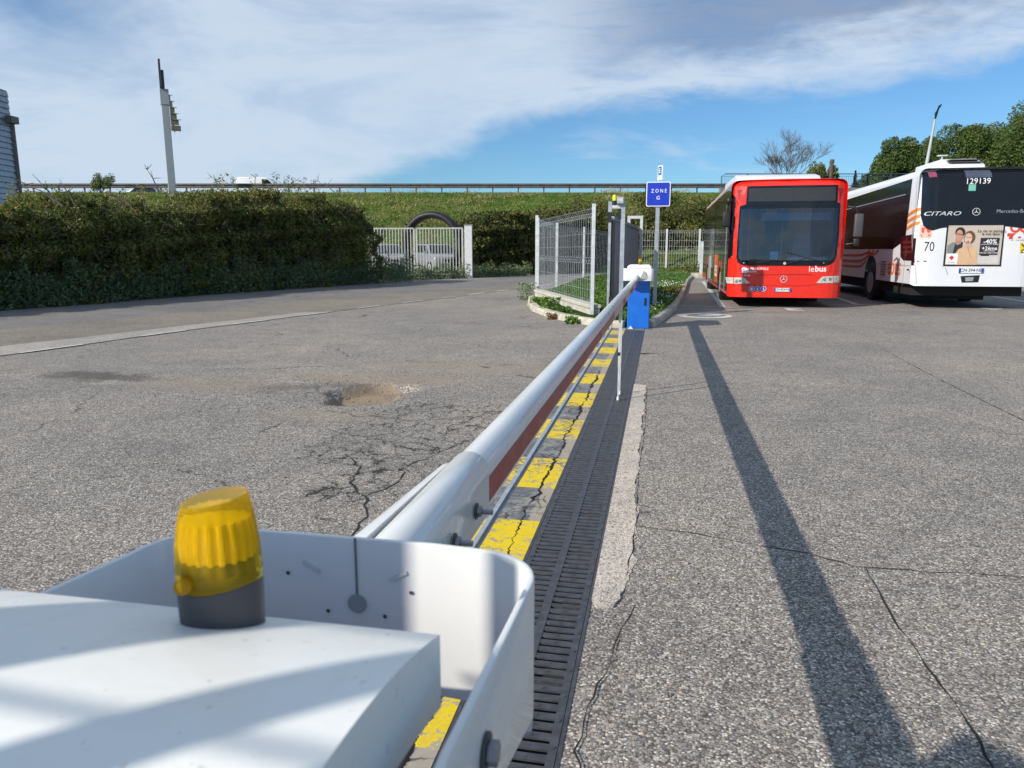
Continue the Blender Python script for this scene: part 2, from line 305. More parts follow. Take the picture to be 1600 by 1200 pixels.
def paintstrip():
    s = NT('strip_painted_concrete')
    xyz = s.n('ShaderNodeSeparateXYZ'); s.l(s.pos, xyz.inputs[0]); X, Y = xyz.outputs[0], xyz.outputs[1]
    f = s.math('FRACT', s.math('DIVIDE', s.math('SUBTRACT', Y, 3.97-11.3), 1.13))
    band = s.math('LESS_THAN', f, .54)
    n = s.noise(9, 8, .75, .4); n2 = s.noise(45, 5, .7); n3 = s.noise(2.2, 4, .6)
    wear = s.math('ADD', s.math('MULTIPLY', n.outputs['Fac'], .6), s.math('MULTIPLY', n2.outputs['Fac'], .4))
    leftwear = s.step(X, -.86, -.90, 0, .12); 
    keep = s.step(s.math('ADD', s.math('ADD', wear, leftwear), s.math('MULTIPLY', s.math('SUBTRACT', n3.outputs['Fac'], .5), .25)), .50, .565, 1, 0)
    yel = s.mix(n2.outputs['Fac'], (.66, .46, .008), (.80, .60, .02))
    conc = s.ramp(n.outputs['Fac'], [(.3, (.15, .145, .145)), (.5, (.24, .23, .215)), (.7, (.34, .315, .285))])
    edge = s.step(s.math('ADD', X, s.math('MULTIPLY', s.math('SUBTRACT', n.outputs['Fac'], .5), .06)), -.615, -.60)
    conc = s.mix(s.math('MULTIPLY', edge, .7), conc, (.40, .34, .26))
    dark = s.mix(s.math('MULTIPLY', s.step(wear, .45, .56, 1, 0), s.math('SUBTRACT', 1, edge)), conc, (.12, .125, .14))
    col = s.mix(s.math('MULTIPLY', band, keep), dark, yel)
    col = s.mix(s.math('MULTIPLY', s.math('MULTIPLY', band, edge), s.step(wear, .42, .5, .75, .0)), col, (.62, .44, .05))
    # running crack
    cn = s.noise(1.6, 6, .72, .3, sc3=(0, 1, 0)); cn2 = s.noise(11, 4, .7, 0, sc3=(0, 1, 0))
    cx = s.math('ADD', s.math('ADD', -.622, s.math('MULTIPLY', s.math('SUBTRACT', cn.outputs['Fac'], .5), .16)), s.math('MULTIPLY', s.math('SUBTRACT', cn2.outputs['Fac'], .5), .07))
    dcr = s.math('ABSOLUTE', s.math('SUBTRACT', X, cx)); wdt = s.step(s.noise(4, 3, .6).outputs['Fac'], .35, .7, .002, .015)
    ck = s.math('MULTIPLY', s.math('LESS_THAN', dcr, wdt), s.math('LESS_THAN', Y, 8.2))
    v = s.n('ShaderNodeTexVoronoi'); v.feature = 'DISTANCE_TO_EDGE'; v.inputs['Scale'].default_value = 7
    cv = s.n('ShaderNodeVectorMath'); cv.operation = 'MULTIPLY_ADD'; s.l(n.outputs['Color'], cv.inputs[0]); cv.inputs[1].default_value = (.1, .1, 0); s.l(s.pos, cv.inputs[2]); s.l(cv.outputs[0], v.inputs['Vector'])
    c2 = s.math('MULTIPLY', s.math('LESS_THAN', v.outputs['Distance'], .02), s.math('MULTIPLY', s.step(n3.outputs['Fac'], .5, .58), s.math('LESS_THAN', Y, 8)))
    ck = s.math('MAXIMUM', ck, s.math('MULTIPLY', c2, .7))
    col = s.mix(ck, col, (.012, .01, .008))
    s.set(Base_Color=col, Roughness=.85, Specular_IOR_Level=.3)
    s.bump(s.math('SUBTRACT', wear, s.math('MULTIPLY', ck, 1.5)), .7, .006); return s.m
M_strip = paintstrip()

# ------------------------------------------------------------------ mesh helpers
def tag(o, label=None, cat=None, group=None, kind=None):
    if label: o['label'] = label
    if cat: o['category'] = cat
    if group: o['group'] = group
    if kind: o['kind'] = kind
    return o
def empty(name, loc=(0, 0, 0), rz=0, label=None, cat=None, group=None):
    o = bpy.data.objects.new(name, None); COL.objects.link(o); o.location = loc; o.rotation_euler = (0, 0, rz); o.empty_display_size = .2
    return tag(o, label, cat, group)
class MB:
    def __init__(s): s.v = []; s.f = []
    def add(s, vs, fs):
        o = len(s.v); s.v += [tuple(x) for x in vs]; s.f += [tuple(i+o for i in f) for f in fs]; return s
    def box(s, x0, x1, y0, y1, z0, z1):
        return s.add([(x0, y0, z0), (x1, y0, z0), (x1, y1, z0), (x0, y1, z0), (x0, y0, z1), (x1, y0, z1), (x1, y1, z1), (x0, y1, z1)],
                     [(0, 3, 2, 1), (4, 5, 6, 7), (0, 1, 5, 4), (1, 2, 6, 5), (2, 3, 7, 6), (3, 0, 4, 7)])
    def tube(s, pts, rad, n=10, cap=True):
        pts = [Vector(p) for p in pts]; rs = rad if isinstance(rad, (list, tuple)) else [rad]*len(pts); vs = []; fs = []
        for i, p in enumerate(pts):
            t = (pts[min(i+1, len(pts)-1)]-pts[max(i-1, 0)]).normalized(); a = t.orthogonal().normalized() if abs(t.z) > .95 else t.cross(Vector((0, 0, 1))).normalized(); b = t.cross(a)
            for k in range(n): q = p+(a*cos(2*pi*k/n)+b*sin(2*pi*k/n))*rs[i]; vs.append(q)
        for i in range(len(pts)-1):
            for k in range(n): fs.append((i*n+k, i*n+(k+1) % n, (i+1)*n+(k+1) % n, (i+1)*n+k))
        if cap: fs += [tuple(range(n-1, -1, -1)), tuple((len(pts)-1)*n+k for k in range(n))]
        return s.add(vs, fs)
    def bar(s, a, b, wx, wy):                # square bar between two points
        a = Vector(a); b = Vector(b); t = (b-a).normalized(); u = (Vector((1, 0, 0)) if abs(t.x) < .9 else Vector((0, 1, 0))); c = t.cross(u).normalized(); u = c.cross(t)
        vs = [p+u*sx*wx/2+c*sy*wy/2 for p in (a, b) for sx, sy in ((-1, -1), (1, -1), (1, 1), (-1, 1))]
        return s.add(vs, [(0, 1, 2, 3), (7, 6, 5, 4), (0, 4, 5, 1), (1, 5, 6, 2), (2, 6, 7, 3), (3, 7, 4, 0)])
    def prism(s, poly, axis, a, b):          # polygon extruded along an axis; poly in the other two coords
        def P(p, t):
            return (t, p[0], p[1]) if axis == 'x' else (p[0], t, p[1]) if axis == 'y' else (p[0], p[1], t)
        n = len(poly); return s.add([P(p, a) for p in poly]+[P(p, b) for p in poly], [tuple(range(n)), tuple(range(2*n-1, n-1, -1))]+[(i, i+n, (i+1) % n+n, (i+1) % n) for i in range(n)])
    def build(s, name, mat, parent=None, bevel=0, smooth=False, seg=2):
        me = bpy.data.meshes.new(name); me.from_pydata(s.v, [], s.f); bm = bmesh.new(); bm.from_mesh(me)
        bmesh.ops.recalc_face_normals(bm, faces=bm.faces); bm.to_mesh(me); bm.free()
        me.materials.append(mat); o = bpy.data.objects.new(name, me); COL.objects.link(o); o.parent = parent
        if bevel:
            m = o.modifiers.new('b', 'BEVEL'); m.width = bevel; m.segments = seg; m.limit_method = 'ANGLE'; m.angle_limit = R(40)
        if smooth:
            for p in me.polygons: p.use_smooth = True
            if not bevel:
                try: me.set_sharp_from_angle(angle=R(40))
                except Exception: pass
        return o
def sheet(name, pts, z, mat, parent=None, thick=0):
    """flat polygon (x,y) at height z, or a slab"""
    if thick: 
        return MB().prism(pts, 'z', z-thick, z).build(name, mat, parent)
    bm = bmesh.new(); vs = [bm.verts.new((p[0], p[1], z)) for p in pts]; f = bm.faces.new(vs); bm.normal_update()
    if f.normal.z < 0: f.normal_flip()
    bmesh.ops.triangulate(bm, faces=bm.faces[:]); me = bpy.data.meshes.new(name); bm.to_mesh(me); bm.free(); me.materials.append(mat)
    o = bpy.data.objects.new(name, me); COL.objects.link(o); o.parent = parent; return o
def raw(name, V, Fc, nper, mat, parent=None, smooth=False):
    """fast mesh from numpy: V (n,3), Fc (m,nper)"""
    me = bpy.data.meshes.new(name); me.vertices.add(len(V)); me.vertices.foreach_set('co', np.asarray(V, np.float32).ravel())
    m = len(Fc); me.loops.add(m*nper); me.loops.foreach_set('vertex_index', np.asarray(Fc, np.int32).ravel()); me.polygons.add(m)
    me.polygons.foreach_set('loop_start', np.arange(0, m*nper, nper, dtype=np.int32)); me.polygons.foreach_set('loop_total', np.full(m, nper, np.int32))
    me.update(calc_edges=True); me.materials.append(mat)
    if smooth: me.polygons.foreach_set('use_smooth', np.ones(m, bool))
    o = bpy.data.objects.new(name, me); COL.objects.link(o); o.parent = parent; return o
def leaves(name, P, size, mat, parent=None, aspect=.55, up=0.0, var=.5):
    """one small folded leaf (quad) at each point; up>0 makes them stand like blades"""
    n = len(P); d = rng.normal(size=(n, 3)); d[:, 2] = d[:, 2]*(1-up)+up*3; d /= np.linalg.norm(d, axis=1)[:, None]
    e = rng.normal(size=(n, 3)); e -= (e*d).sum(1)[:, None]*d; e /= np.linalg.norm(e, axis=1)[:, None]
    L = (size*(1+var*(rng.random(n)-.5)*2))[:, None] if np.ndim(size) == 0 else (size*(1+var*(rng.random(n)-.5)*2))[:, None]
    W = L*aspect; P = np.asarray(P)
    V = np.stack([P-d*L*.5, P+e*W*.5, P+d*L*.5, P-e*W*.5], 1).reshape(-1, 3)
    return raw(name, V, np.arange(4*n).reshape(n, 4), 4, mat, parent)
_tc = {}
def text2d(s, size, bold=0.0, align='CENTER', spacing=1.0, shear=0.0):
    key = (s, bold, align, spacing, shear)
    if key not in _tc:
        cu = bpy.data.curves.new('t', 'FONT'); cu.body = s; cu.align_x = align; cu.align_y = 'CENTER'; cu.offset = bold; cu.space_character = spacing; cu.shear = shear; cu.size = 1; cu.resolution_u = 3
        o = bpy.data.objects.new('t', cu); COL.objects.link(o); dg = bpy.context.evaluated_depsgraph_get(); dg.update()
        me = o.evaluated_get(dg).to_mesh(); v = [tuple(x.co)[:2] for x in me.vertices]; f = [tuple(p.vertices) for p in me.polygons]
        o.evaluated_get(dg).to_mesh_clear(); COL.objects.unlink(o); bpy.data.objects.remove(o); bpy.data.curves.remove(cu); _tc[key] = (v, f)
    v, f = _tc[key]; return [(x*size, y*size) for x, y in v], f
def text(name, s, size, mapfn, mat, parent, bold=0.0, align='CENTER', spacing=1.0, shear=0.0, xs=1.0):
    v, f = text2d(s, size, bold, align, spacing, shear)
    me = bpy.data.meshes.new(name); me.from_pydata([mapfn(x*xs, y) for x, y in v], [], f); me.materials.append(mat)
    o = bpy.data.objects.new(name, me); COL.objects.link(o); o.parent = parent; return o
def patch(name, polys, mapfn, mat, parent, off=.004, thick=.01, cx=.12, cz=.2, smooth=True):
    """polygons drawn in 2-D, laid on a curved face: mapfn(x,z,off)->xyz, given real thickness"""
    bm = bmesh.new()
    for poly in polys:
        f = bm.faces.new([bm.verts.new((x, 0, z)) for x, z in poly])
    for f in bm.faces: f.normal_update()
    bmesh.ops.triangulate(bm, faces=bm.faces[:])
    xs = [v.co.x for v in bm.verts]; zs = [v.co.z for v in bm.verts]
    for lo, hi, st, no in ((min(xs), max(xs), cx, (1, 0, 0)), (min(zs), max(zs), cz, (0, 0, 1))):
        k = math.floor(lo/st)+1
        while k*st < hi:
            bmesh.ops.bisect_plane(bm, geom=bm.verts[:]+bm.edges[:]+bm.faces[:], plane_co=tuple(c*k*st for c in no), plane_no=no); k += 1
    base = [(v.co.x, v.co.z) for v in bm.verts]; bm.verts.ensure_lookup_table()
    if thick:
        ret = bmesh.ops.extrude_face_region(bm, geom=bm.faces[:]); top = {g for g in ret['geom'] if isinstance(g, bmesh.types.BMVert)}
    else: top = set(bm.verts)
    for v in bm.verts:
        v.co = mapfn(v.co.x, v.co.z, off if v in top else off-thick)
    bmesh.ops.recalc_face_normals(bm, faces=bm.faces)
    me = bpy.data.meshes.new(name); bm.to_mesh(me); bm.free(); me.materials.append(mat)
    o = bpy.data.objects.new(name, me); COL.objects.link(o); o.parent = parent
    return o
def ellipse(cx, cz, rx, rz, n=20, a0=0, a1=2*pi): return [(cx+rx*cos(a0+(a1-a0)*k/n), cz+rz*sin(a0+(a1-a0)*k/n)) for k in range(n)]
def ringpoly(cx, cz, r0, r1, n=24):
    return [[(cx+r1*cos(t), cz+r1*sin(t)), (cx+r1*cos(u), cz+r1*sin(u)), (cx+r0*cos(u), cz+r0*sin(u)), (cx+r0*cos(t), cz+r0*sin(t))] for t, u in ((2*pi*k/n, 2*pi*(k+1)/n) for k in range(n))]
def rrect(x0, x1, z0, z1, r, n=4):
    out = []
    for cx, cz, a in ((x1-r, z1-r, 0), (x0+r, z1-r, 90), (x0+r, z0+r, 180), (x1-r, z0+r, 270)):
        for k in range(n+1): t = R(a+90*k/n); out.append((cx+r*cos(t), cz+r*sin(t)))
    return out
def copy_tree(o, parent=None):
    c = o.copy(); COL.objects.link(c); c.parent = parent
    for ch in [x for x in bpy.data.objects if x.parent == o]: copy_tree(ch, c)
    return c
def interp(x, xp, fp): return float(np.interp(x, xp, fp))

# ================================================================== THE SETTING
def axis(lo, hi, fine, dens, grow=1.18, cap=6.0, must=()):
    a, b = fine; xs = list(np.arange(a, b+1e-6, dens)); st = dens; x = b
    while x < hi: st = min(st*grow, cap); x += st; xs.append(min(x, hi))
    st = dens; x = a
    while x > lo: st = min(st*grow, cap); x -= st; xs.insert(0, max(x, lo))
    xs = [q for q in xs if all(abs(q-m) > dens*.45 for m in must)]+list(must); return np.unique(np.round(xs, 5))
GX0, GX1 = -.900, -.090          # the sunk strip (painted concrete, grate, patched concrete)
xs = axis(-400, 400, (-4.6, -1.6), .05, 1.22, 40, (GX0, GX1)); ys = axis(-60, 900, (5.2, 7.6), .05, 1.2, 40, (-.5, 12.80))
XX, YY = np.meshgrid(xs, ys); Z = np.zeros_like(XX)
def gauss(cx, cy, rx, ry): return np.exp(-(((XX-cx)/rx)**2+((YY-cy)/ry)**2))
dd = np.sqrt(((XX+2.66+.08*np.sin(YY*9))/(.37+.05*np.sin(YY*6+XX*3)))**2+((YY-6.42)/.55)**2)
Z -= .085*np.clip((1.0-dd)/.14, 0, 1)**.8*np.clip(1.15-.5*(XX+2.8), .35, 1.2)
Z += -.035*gauss(-5.85, 6.55, 1.0, .22)+.03*gauss(-5.9, 6.9, 1.1, .25)-.02*gauss(-3.9, 6.75, .5, .2)-.015*gauss(-2.75, 5.4, .7, .2)
nzr = np.random.default_rng(3)
zone = np.exp(-(((XX+3)/1.2)**4+((YY-6.5)/1.1)**4)); Z += zone*(nzr.random(Z.shape)-.5)*.007
far = np.clip((YY-20)/30, 0, 1); 
ny, nx = XX.shape; idx = np.arange(ny*nx).reshape(ny, nx)
Q = np.stack([idx[:-1, :-1], idx[:-1, 1:], idx[1:, 1:], idx[1:, :-1]], -1).reshape(-1, 4)
cxm = (XX[:-1, :-1]+XX[1:, 1:]).ravel()/2; cym = (YY[:-1, :-1]+YY[1:, 1:]).ravel()/2
keep = ~((cxm > GX0) & (cxm < GX1) & (cym > -.5) & (cym < 12.80))
o = raw('ground', np.stack([XX, YY, Z], -1).reshape(-1, 3), Q[keep], 4, M_asph); tag(o, kind='structure')
# --- painted concrete strip, with a slot for the sliding-gate rail
o = MB().box(GX0, -.805, -.5, 12.8, -.2, -.002).box(-.76, -.542, -.5, 12.8, -.2, -.001).box(-.805, -.76, -.5, 12.8, -.2, -.022).build('concrete_strip', M_strip); tag(o, kind='structure')
# --- pale concrete patching along the grate, ragged outer edge: asphalt fills the rest
edge = []
y = 2.62
while y < 7.4:
    ex = interp(y, [2.62, 2.75, 2.85, 3.05, 3.15, 3.5, 3.9, 4.6, 5.5, 6.4, 7.2, 7.4], [-.125, -.115, -.085, -.055, -.065, -.070, -.085, -.090, -.092, -.092, -.092, -.092]); edge.append((ex+.010*sin(y*7.3)+.006*sin(y*19)+random.uniform(-.008, .008), y)); y += .035
o = sheet('concrete_patch', [(-.214, 2.66), (-.19, 2.60)]+edge+[(-.214, 7.4)], .003, M_conc, thick=.06); tag(o, kind='structure')
o = MB().box(-.214, GX1, -.5, 12.8, -.22, -.006).build('ground_edge', M_asph); tag(o, kind='structure')
# --- road with its gutter behind the yard
def zip_strip(a, b): return a+b[::-1]
HB = [(-16.2, 5), (-15.0, 10.5), (-14.25, 13.7), (-13.7, 16.0), (-13.35, 19.4), (-12.4, 23.3), (-11.5, 26.8), (-10.5, 30.3), (-8.7, 33.4), (-7.0, 36.4), (-5.4, 40.2), (-3.6, 45.5)]
R1 = [(-12.3, 5), (-11.3, 8.5), (-10.9, 10.5), (-10.5, 12.2), (-10.05, 14.5), (-9.55, 16.9), (-8.95, 19.0), (-7.9, 21.9), (-6.35, 26.0), (-4.9, 31.0), (-3.4, 37.0), (-2.2, 45)]
R2 = [(-10.2, 4.5), (-9.45, 7), (-9.0, 8.63), (-8.65, 9.98), (-8.27, 11.7), (-7.86, 13.4), (-7.55, 14.7)]
R3 = [(-9.0, 5), (-8.2, 7.83), (-8.02, 9.0), (-7.86, 10.5), (-7.58, 11.9), (-7.30, 13.3), (-7.02, 14.9), (-6.6, 17.0), (-5.85, 20.4), (-5.2, 23.5), (-4.4, 27.6), (-3.5, 33), (-2.6, 40)]
o = sheet('road', zip_strip(HB, R1), .004, M_road); tag(o, kind='structure')
o = sheet('road_edge', zip_strip(R1, R3), .006, M_gut); tag(o, kind='structure')
o = sheet('gutter', zip_strip(R2, [p for p in R3 if p[1] < 16]), .010, asphalt('gutter_pale', [(0, (.24, .225, .205)), (.5, (.325, .305, .28)), (1, (.41, .385, .35))], 110, False, False, 1.4, .5)); tag(o, kind='structure')
def along(line, t):
    acc = 0
    for a, b in zip(line, line[1:]):
        l = math.dist(a, b)
        if acc+l >= t: k = (t-acc)/l; return (a[0]+(b[0]-a[0])*k, a[1]+(b[1]-a[1])*k), ((b[0]-a[0])/l, (b[1]-a[1])/l)
        acc += l
    return line[-1], (0, 1)
dash = MB()
def dashseg(t0, t1, wd=.075):
    (x0, y0), d = along(R3, t0); (x1, y1), e = along(R3, t1)
    dash.add([(x0-d[1]*wd/2, y0+d[0]*wd/2, .014), (x0+d[1]*wd/2, y0-d[0]*wd/2, .014), (x1+e[1]*wd/2, y1-e[0]*wd/2, .014), (x1-e[1]*wd/2, y1+e[0]*wd/2, .014)], [(0, 1, 2, 3)])
t = 1.2
while t < 16: dashseg(t, t+.95); t += 2.0
for a in np.arange(17, 34, 1.0): dashseg(a, a+1.0, .13) if a > 20 or int(a) % 2 else None
o = dash.build('road_markings', M_white); tag(o, kind='structure')
# --- bay lines and the numbers painted in the yard
def ribbon(mb, pts, wd, z):
    for (x0, y0), (x1, y1) in zip(pts, pts[1:]):
        l = math.dist((x0, y0), (x1, y1)); dx, dy = (x1-x0)/l*wd/2, (y1-y0)/l*wd/2
        mb.add([(x0-dy, y0+dx, z), (x0+dy, y0-dx, z), (x1+dy, y1-dx, z), (x1-dy, y1+dx, z)], [(0, 1, 2, 3)])
mk = MB(); ribbon(mk, [(1.50, 18.2), (1.85, 33)], .13, .004); ribbon(mk, [(4.84, 19.75), (5.35, 30)], .12, .004); ribbon(mk, [(6.12, 19.75), (6.9, 32)], .12, .004)
ribbon(mk, [(4.78, 19.68), (6.18, 19.68)], .10, .005); ribbon(mk, [(.55, 18.35), (1.44, 18.2)], .06, .0045); ribbon(mk, [(9.3, 19.8), (10.2, 33)], .12, .004)
o = mk.build('bay_lines', M_white); tag(o, kind='structure')
cm = MB()
for q in ringpoly(.93, 15.65, .36, .56, 32): cm.add([(x, y, .004) for x, y in q], [(0, 1, 2, 3)])
o = cm.build('painted_circle', M_white); tag(o, kind='structure')
o = sheet('painted_circle_centre', ellipse(1.08, 15.75, .30, .17), .004, simple('pale_blue_paint', (.33, .45, .50), .8, var=.2)); tag(o, kind='structure')
for s_, x, y_, rz in (('3', 3.02, 17.75, pi), ('4', 7.55, 18.85, pi)):
    c_, s2 = cos(rz), sin(rz)
    o = text('painted_number', s_, 1.0, lambda a, b: (x+(a*c_-b*s2)*.9, y_+(a*s2+b*c_)*.9, .0045), M_white, None, bold=.035); tag(o, kind='structure')
o = MB(); ribbon(o, [(1.3, 16.35), (2.3, 16.75), (3.6, 17.2), (5.4, 17.5), (7.5, 17.9)], .05, .003); o = o.build('faded_green_line', simple('faded_green_paint', (.17, .215, .18), .9, var=.3)); tag(o, kind='structure')
# --- long cracks and joints in the yard
def crack(mb, pts, wd, z=.002, jit=.02):
    fine = []
    for a, b in zip(pts, pts[1:]):
        n = max(2, int(math.dist(a, b)/.06))
        for k in range(n): fine.append((a[0]+(b[0]-a[0])*k/n+random.gauss(0, jit*.4), a[1]+(b[1]-a[1])*k/n+random.gauss(0, jit*.4)))
    fine.append(pts[-1]); rr = [wd*random.choice((.35, .6, 1, 1.4)) for _ in fine]
    for i in range(len(fine)-1):
        (x0, y0), (x1, y1) = fine[i], fine[i+1]; l = math.dist(fine[i], fine[i+1]) or 1; nx_, ny_ = -(y1-y0)/l/2, (x1-x0)/l/2
        mb.add([(x0+nx_*rr[i], y0+ny_*rr[i], z), (x0-nx_*rr[i], y0-ny_*rr[i], z), (x1-nx_*rr[i+1], y1-ny_*rr[i+1], z), (x1+nx_*rr[i+1], y1+ny_*rr[i+1], z)], [(0, 1, 2, 3)])
ck = MB()
crack(ck, [(3.02, 10.8), (2.92, 8.63), (2.89, 7.42), (2.87, 6.0), (2.85, 4.0)], .012, jit=.008)
crack(ck, [(-.08, 3.47), (.19, 3.44), (.53, 3.33), (.71, 3.28), (.87, 3.18), (1.15, 3.19), (1.52, 3.21), (2.2, 3.15)], .007, jit=.014)
crack(ck, [(.9, 3.17), (.885, 2.71), (.895, 2.41), (.91, 2.17), (.89, 1.7)], .006, jit=.008)
crack(ck, [(-.06, 2.62), (-.1, 2.4), (-.14, 2.1), (-.17, 1.9), (-.15, 1.6)], .005, jit=.015)
crack(ck, [(-.085, 7.2), (-.07, 5.5), (-.085, 4.4), (-.07, 3.4), (-.09, 2.9)], .0045, z=.003, jit=.012)
crack(ck, [(.6, 17.1), (1.2, 17.0)], .03); crack(ck, [(.35, 17.9), (.9, 18.05), (1.4, 17.95)], .03)
crack(ck, [(1.9, 17.9), (3.0, 17.6), (4.2, 17.75)], .012); crack(ck, [(-.2, 9.7), (.1, 9.75)], .04)
M_crack = simple('crack_dark', (.018, .016, .014), .95)
o = ck.build('ground_cracks', M_crack); tag(o, kind='structure')
hc = MB(); hpts = [(-1.386, 3.05), (-1.42, 3.4), (-1.55, 3.62), (-1.72, 3.85), (-1.80, 4.15), (-2.0, 4.4)]; crack(hc, hpts, .012, .003, .03)
crack(hc, [(-1.55, 3.62), (-1.45, 3.9), (-1.52, 4.2), (-1.40, 4.6), (-1.28, 4.9)], .008, .003, .03)
o = hc.build('wide_cracks', M_crack); tag(o, kind='structure')

# --- loose grit round the pothole and along the kerb
gr_ = np.random.default_rng(21); n = 900
gxy = np.concatenate([np.c_[gr_.normal(-2.9, .8, n), gr_.normal(6.4, .55, n)], np.c_[gr_.uniform(-2.6, -.9, 250), gr_.uniform(3.2, 6.4, 250)], np.c_[gr_.uniform(-.1, 1.6, 160), gr_.uniform(2, 6, 160)]])
gs = gr_.uniform(.003, .011, len(gxy)); oct_ = np.array([(1, 0, 0), (0, 1, 0), (-1, 0, 0), (0, -1, 0), (0, 0, .8), (0, 0, -.5)]); of = np.array([(0, 1, 4), (1, 2, 4), (2, 3, 4), (3, 0, 4), (1, 0, 5), (2, 1, 5), (3, 2, 5), (0, 3, 5)])
GV = (oct_[None]*gs[:, None, None]*gr_.uniform(.7, 1.3, (len(gxy), 6, 1))); GV[:, :, :2] += gxy[:, None, :]; GV[:, :, 2] += .002
o = raw('loose_grit', GV.reshape(-1, 3), (of[None]+6*np.arange(len(gxy))[:, None, None]).reshape(-1, 3), 3, simple('grit', (.26, .24, .21), .95, var=.4, scale=40)); tag(o, 'loose grit scattered round the pothole and over the yard', 'grit', kind='stuff')
# --- rail for the sliding gate
o = MB().box(-.803, -.779, -.5, 12.75, -.02, .012).box(-.779, -.762, -.5, 12.75, -.0205, -.012).build('gate_rail', M_galv)
tag(o, 'thin galvanised steel gate rail set in the yellow striped concrete strip', 'rail')
# --- drainage grate: cast iron sections in a channel
root = empty('drainage_grate', (-.378, 6, 0), 0, 'long dark cast iron drainage grate with two rows of slots beside the boom', 'drain grate')
ch = MB().box(-.164, -.152, -6.5, 6.8, -.2, -.003).box(.152, .164, -6.5, 6.8, -.2, -.003).build('channel_frame', M_iron, root)
MB().box(-.152, .152, -6.5, 6.8, -.2, -.13).build('channel_floor', M_dirt, root)
gm = MB(); L = .5; pitch = L/11
gm.box(-.150, -.126, .002, L-.002, -.024, -.002); gm.box(.126, .150, .002, L-.002, -.024, -.002); gm.box(-.016, .016, .002, L-.002, -.014, -.001)
gm.box(-.126, -.016, .002, .010, -.02, -.003); gm.box(.016, .126, .002, .010, -.02, -.003); gm.box(-.126, -.016, L-.010, L-.002, -.02, -.003); gm.box(.016, .126, L-.010, L-.002, -.02, -.003)
for k in range(1, 11):
    yc = k*pitch
    for a, b in ((-.126, -.016), (.016, .126)):
        gm.box(a, b, yc-.0140, yc+.0140, -.0085, -.003)
        gm.add([((a+b)/2+.004*cos(t), yc+.005*sin(t), -.0005) for t in np.linspace(0, 2*pi, 7)[:-1]], [tuple(range(6))])
for k in range(4):
    for sx in (-1, 1): gm.tube([(sx*.139, .06+k*.12, -.004), (sx*.139, .06+k*.12, .0015)], .006, 6)
g0 = gm.build('grate_section', M_iron, root, bevel=0); g0.location = (0, -6.4, 0)
for k in range(1, 26):
    c = g0.copy(); COL.objects.link(c); c.parent = root; c.location = (0, -6.4+k*L, random.uniform(-.0015, .001))

# --- grassed island with its kerb
KB = [(-3.35, 21.2), (-3.50, 19.9), (-3.15, 17.8), (-2.74, 16.1), (-2.33, 15.05), (-1.82, 14.05), (-1.45, 13.5), (-.98, 12.98), (-.60, 12.86)]
KR = [(-.08, 13.05), (.00, 13.5), (.22, 15.4), (.42, 17.2), (.62, 20.2), (.88, 25), (1.25, 32.5), (1.75, 39)]
def kerb(name, line, inward, lab, n=14):
    """a run of kerb stones with sloped face along a line; inward = side of the grass"""
    root = empty(name, (line[0][0], line[0][1], 0), 0, lab, 'kerb')
    prof = [(0, -.03), (.015, .085), (.045, .115), (.16, .12), (.16, -.03)]
    tot = sum(math.dist(a, b) for a, b in zip(line, line[1:])); k = 0; t = 0
    while t < tot-.05:
        t1 = min(t+1.0, tot); vs = []; m = 5
        for j in range(m+1):
            (x, y), d = along(line, t+.006+(t1-t-.012)*j/m); nx_, ny_ = (-d[1]*inward, d[0]*inward)
            for a, z in prof: vs.append((x+nx_*a-line[0][0], y+ny_*a-line[0][1], z+random.uniform(-.004, .004)))
        P_ = len(prof); fs = [(j*P_+i, j*P_+(i+1) % P_, (j+1)*P_+(i+1) % P_, (j+1)*P_+i) for j in range(m) for i in range(P_)]+[tuple(range(P_)), tuple(m*P_+i for i in range(P_-1, -1, -1))]
        MB().add(vs, fs).build('kerb_stone', M_kerb, root); t = t1
kerb('kerb', KB, 1, 'pale worn kerb curving round the low wall and mesh fence')
kerb('kerb', KR, 1, 'straight pale kerb between the lawn and the bus bays')
ISL = [(x+.10, y) for x, y in KB[::-1]]; ISL = [(-.60, 12.98)]+[(x+(.14 if i > 0 else .1), y+.10) for i, (x, y) in enumerate(KB[::-1][1:])]+[(-3.1, 24), (-3.2, 30), (-2.5, 38)]+[(1.60, 39)]+[(x-.14, y) for x, y in KR[::-1][1:]]
o = sheet('lawn', ISL, .095, M_lawn, thick=.12); tag(o, kind='structure')
def inside(px_, py_, poly):
    c = np.zeros(len(px_), bool); j = len(poly)-1
    for i in range(len(poly)):
        xi, yi = poly[i]; xj, yj = poly[j]
        c ^= ((yi > py_) != (yj > py_)) & (px_ < (xj-xi)*(py_-yi)/(yj-yi+1e-12)+xi); j = i
    return c
def scatter(poly, n):
    P_ = np.array(poly); lo = P_.min(0); hi = P_.max(0); q = lo+(hi-lo)*rng.random((n*2, 2)); q = q[inside(q[:, 0], q[:, 1], poly)][:n]; return q
def behind(q): return ((q[:, 0]+3.22)*5.45-(q[:, 1]-19.9)*(-2.0))*1.0 > .9
q = scatter(ISL, 60000); q = q[((q[:, 0]+3.22)*5.45+(q[:, 1]-19.9)*2.0 > .9) | (q[:, 0] > -1.0)]; q = q[(q[:, 1] < 24) | (rng.random(len(q)) < .6)]
clump = np.sin(q[:, 0]*5+np.sin(q[:, 1]*3)*2)*np.sin(q[:, 1]*4.1)*.5+.5
hh = .09+.10*clump*rng.random(len(q))
o = leaves('lawn_grass', np.c_[q, .10+hh*.45], .14, M_grass, aspect=.18, up=.75); tag(o, 'lush green grass growing on the island behind the blue cabinet', 'grass', kind='stuff')
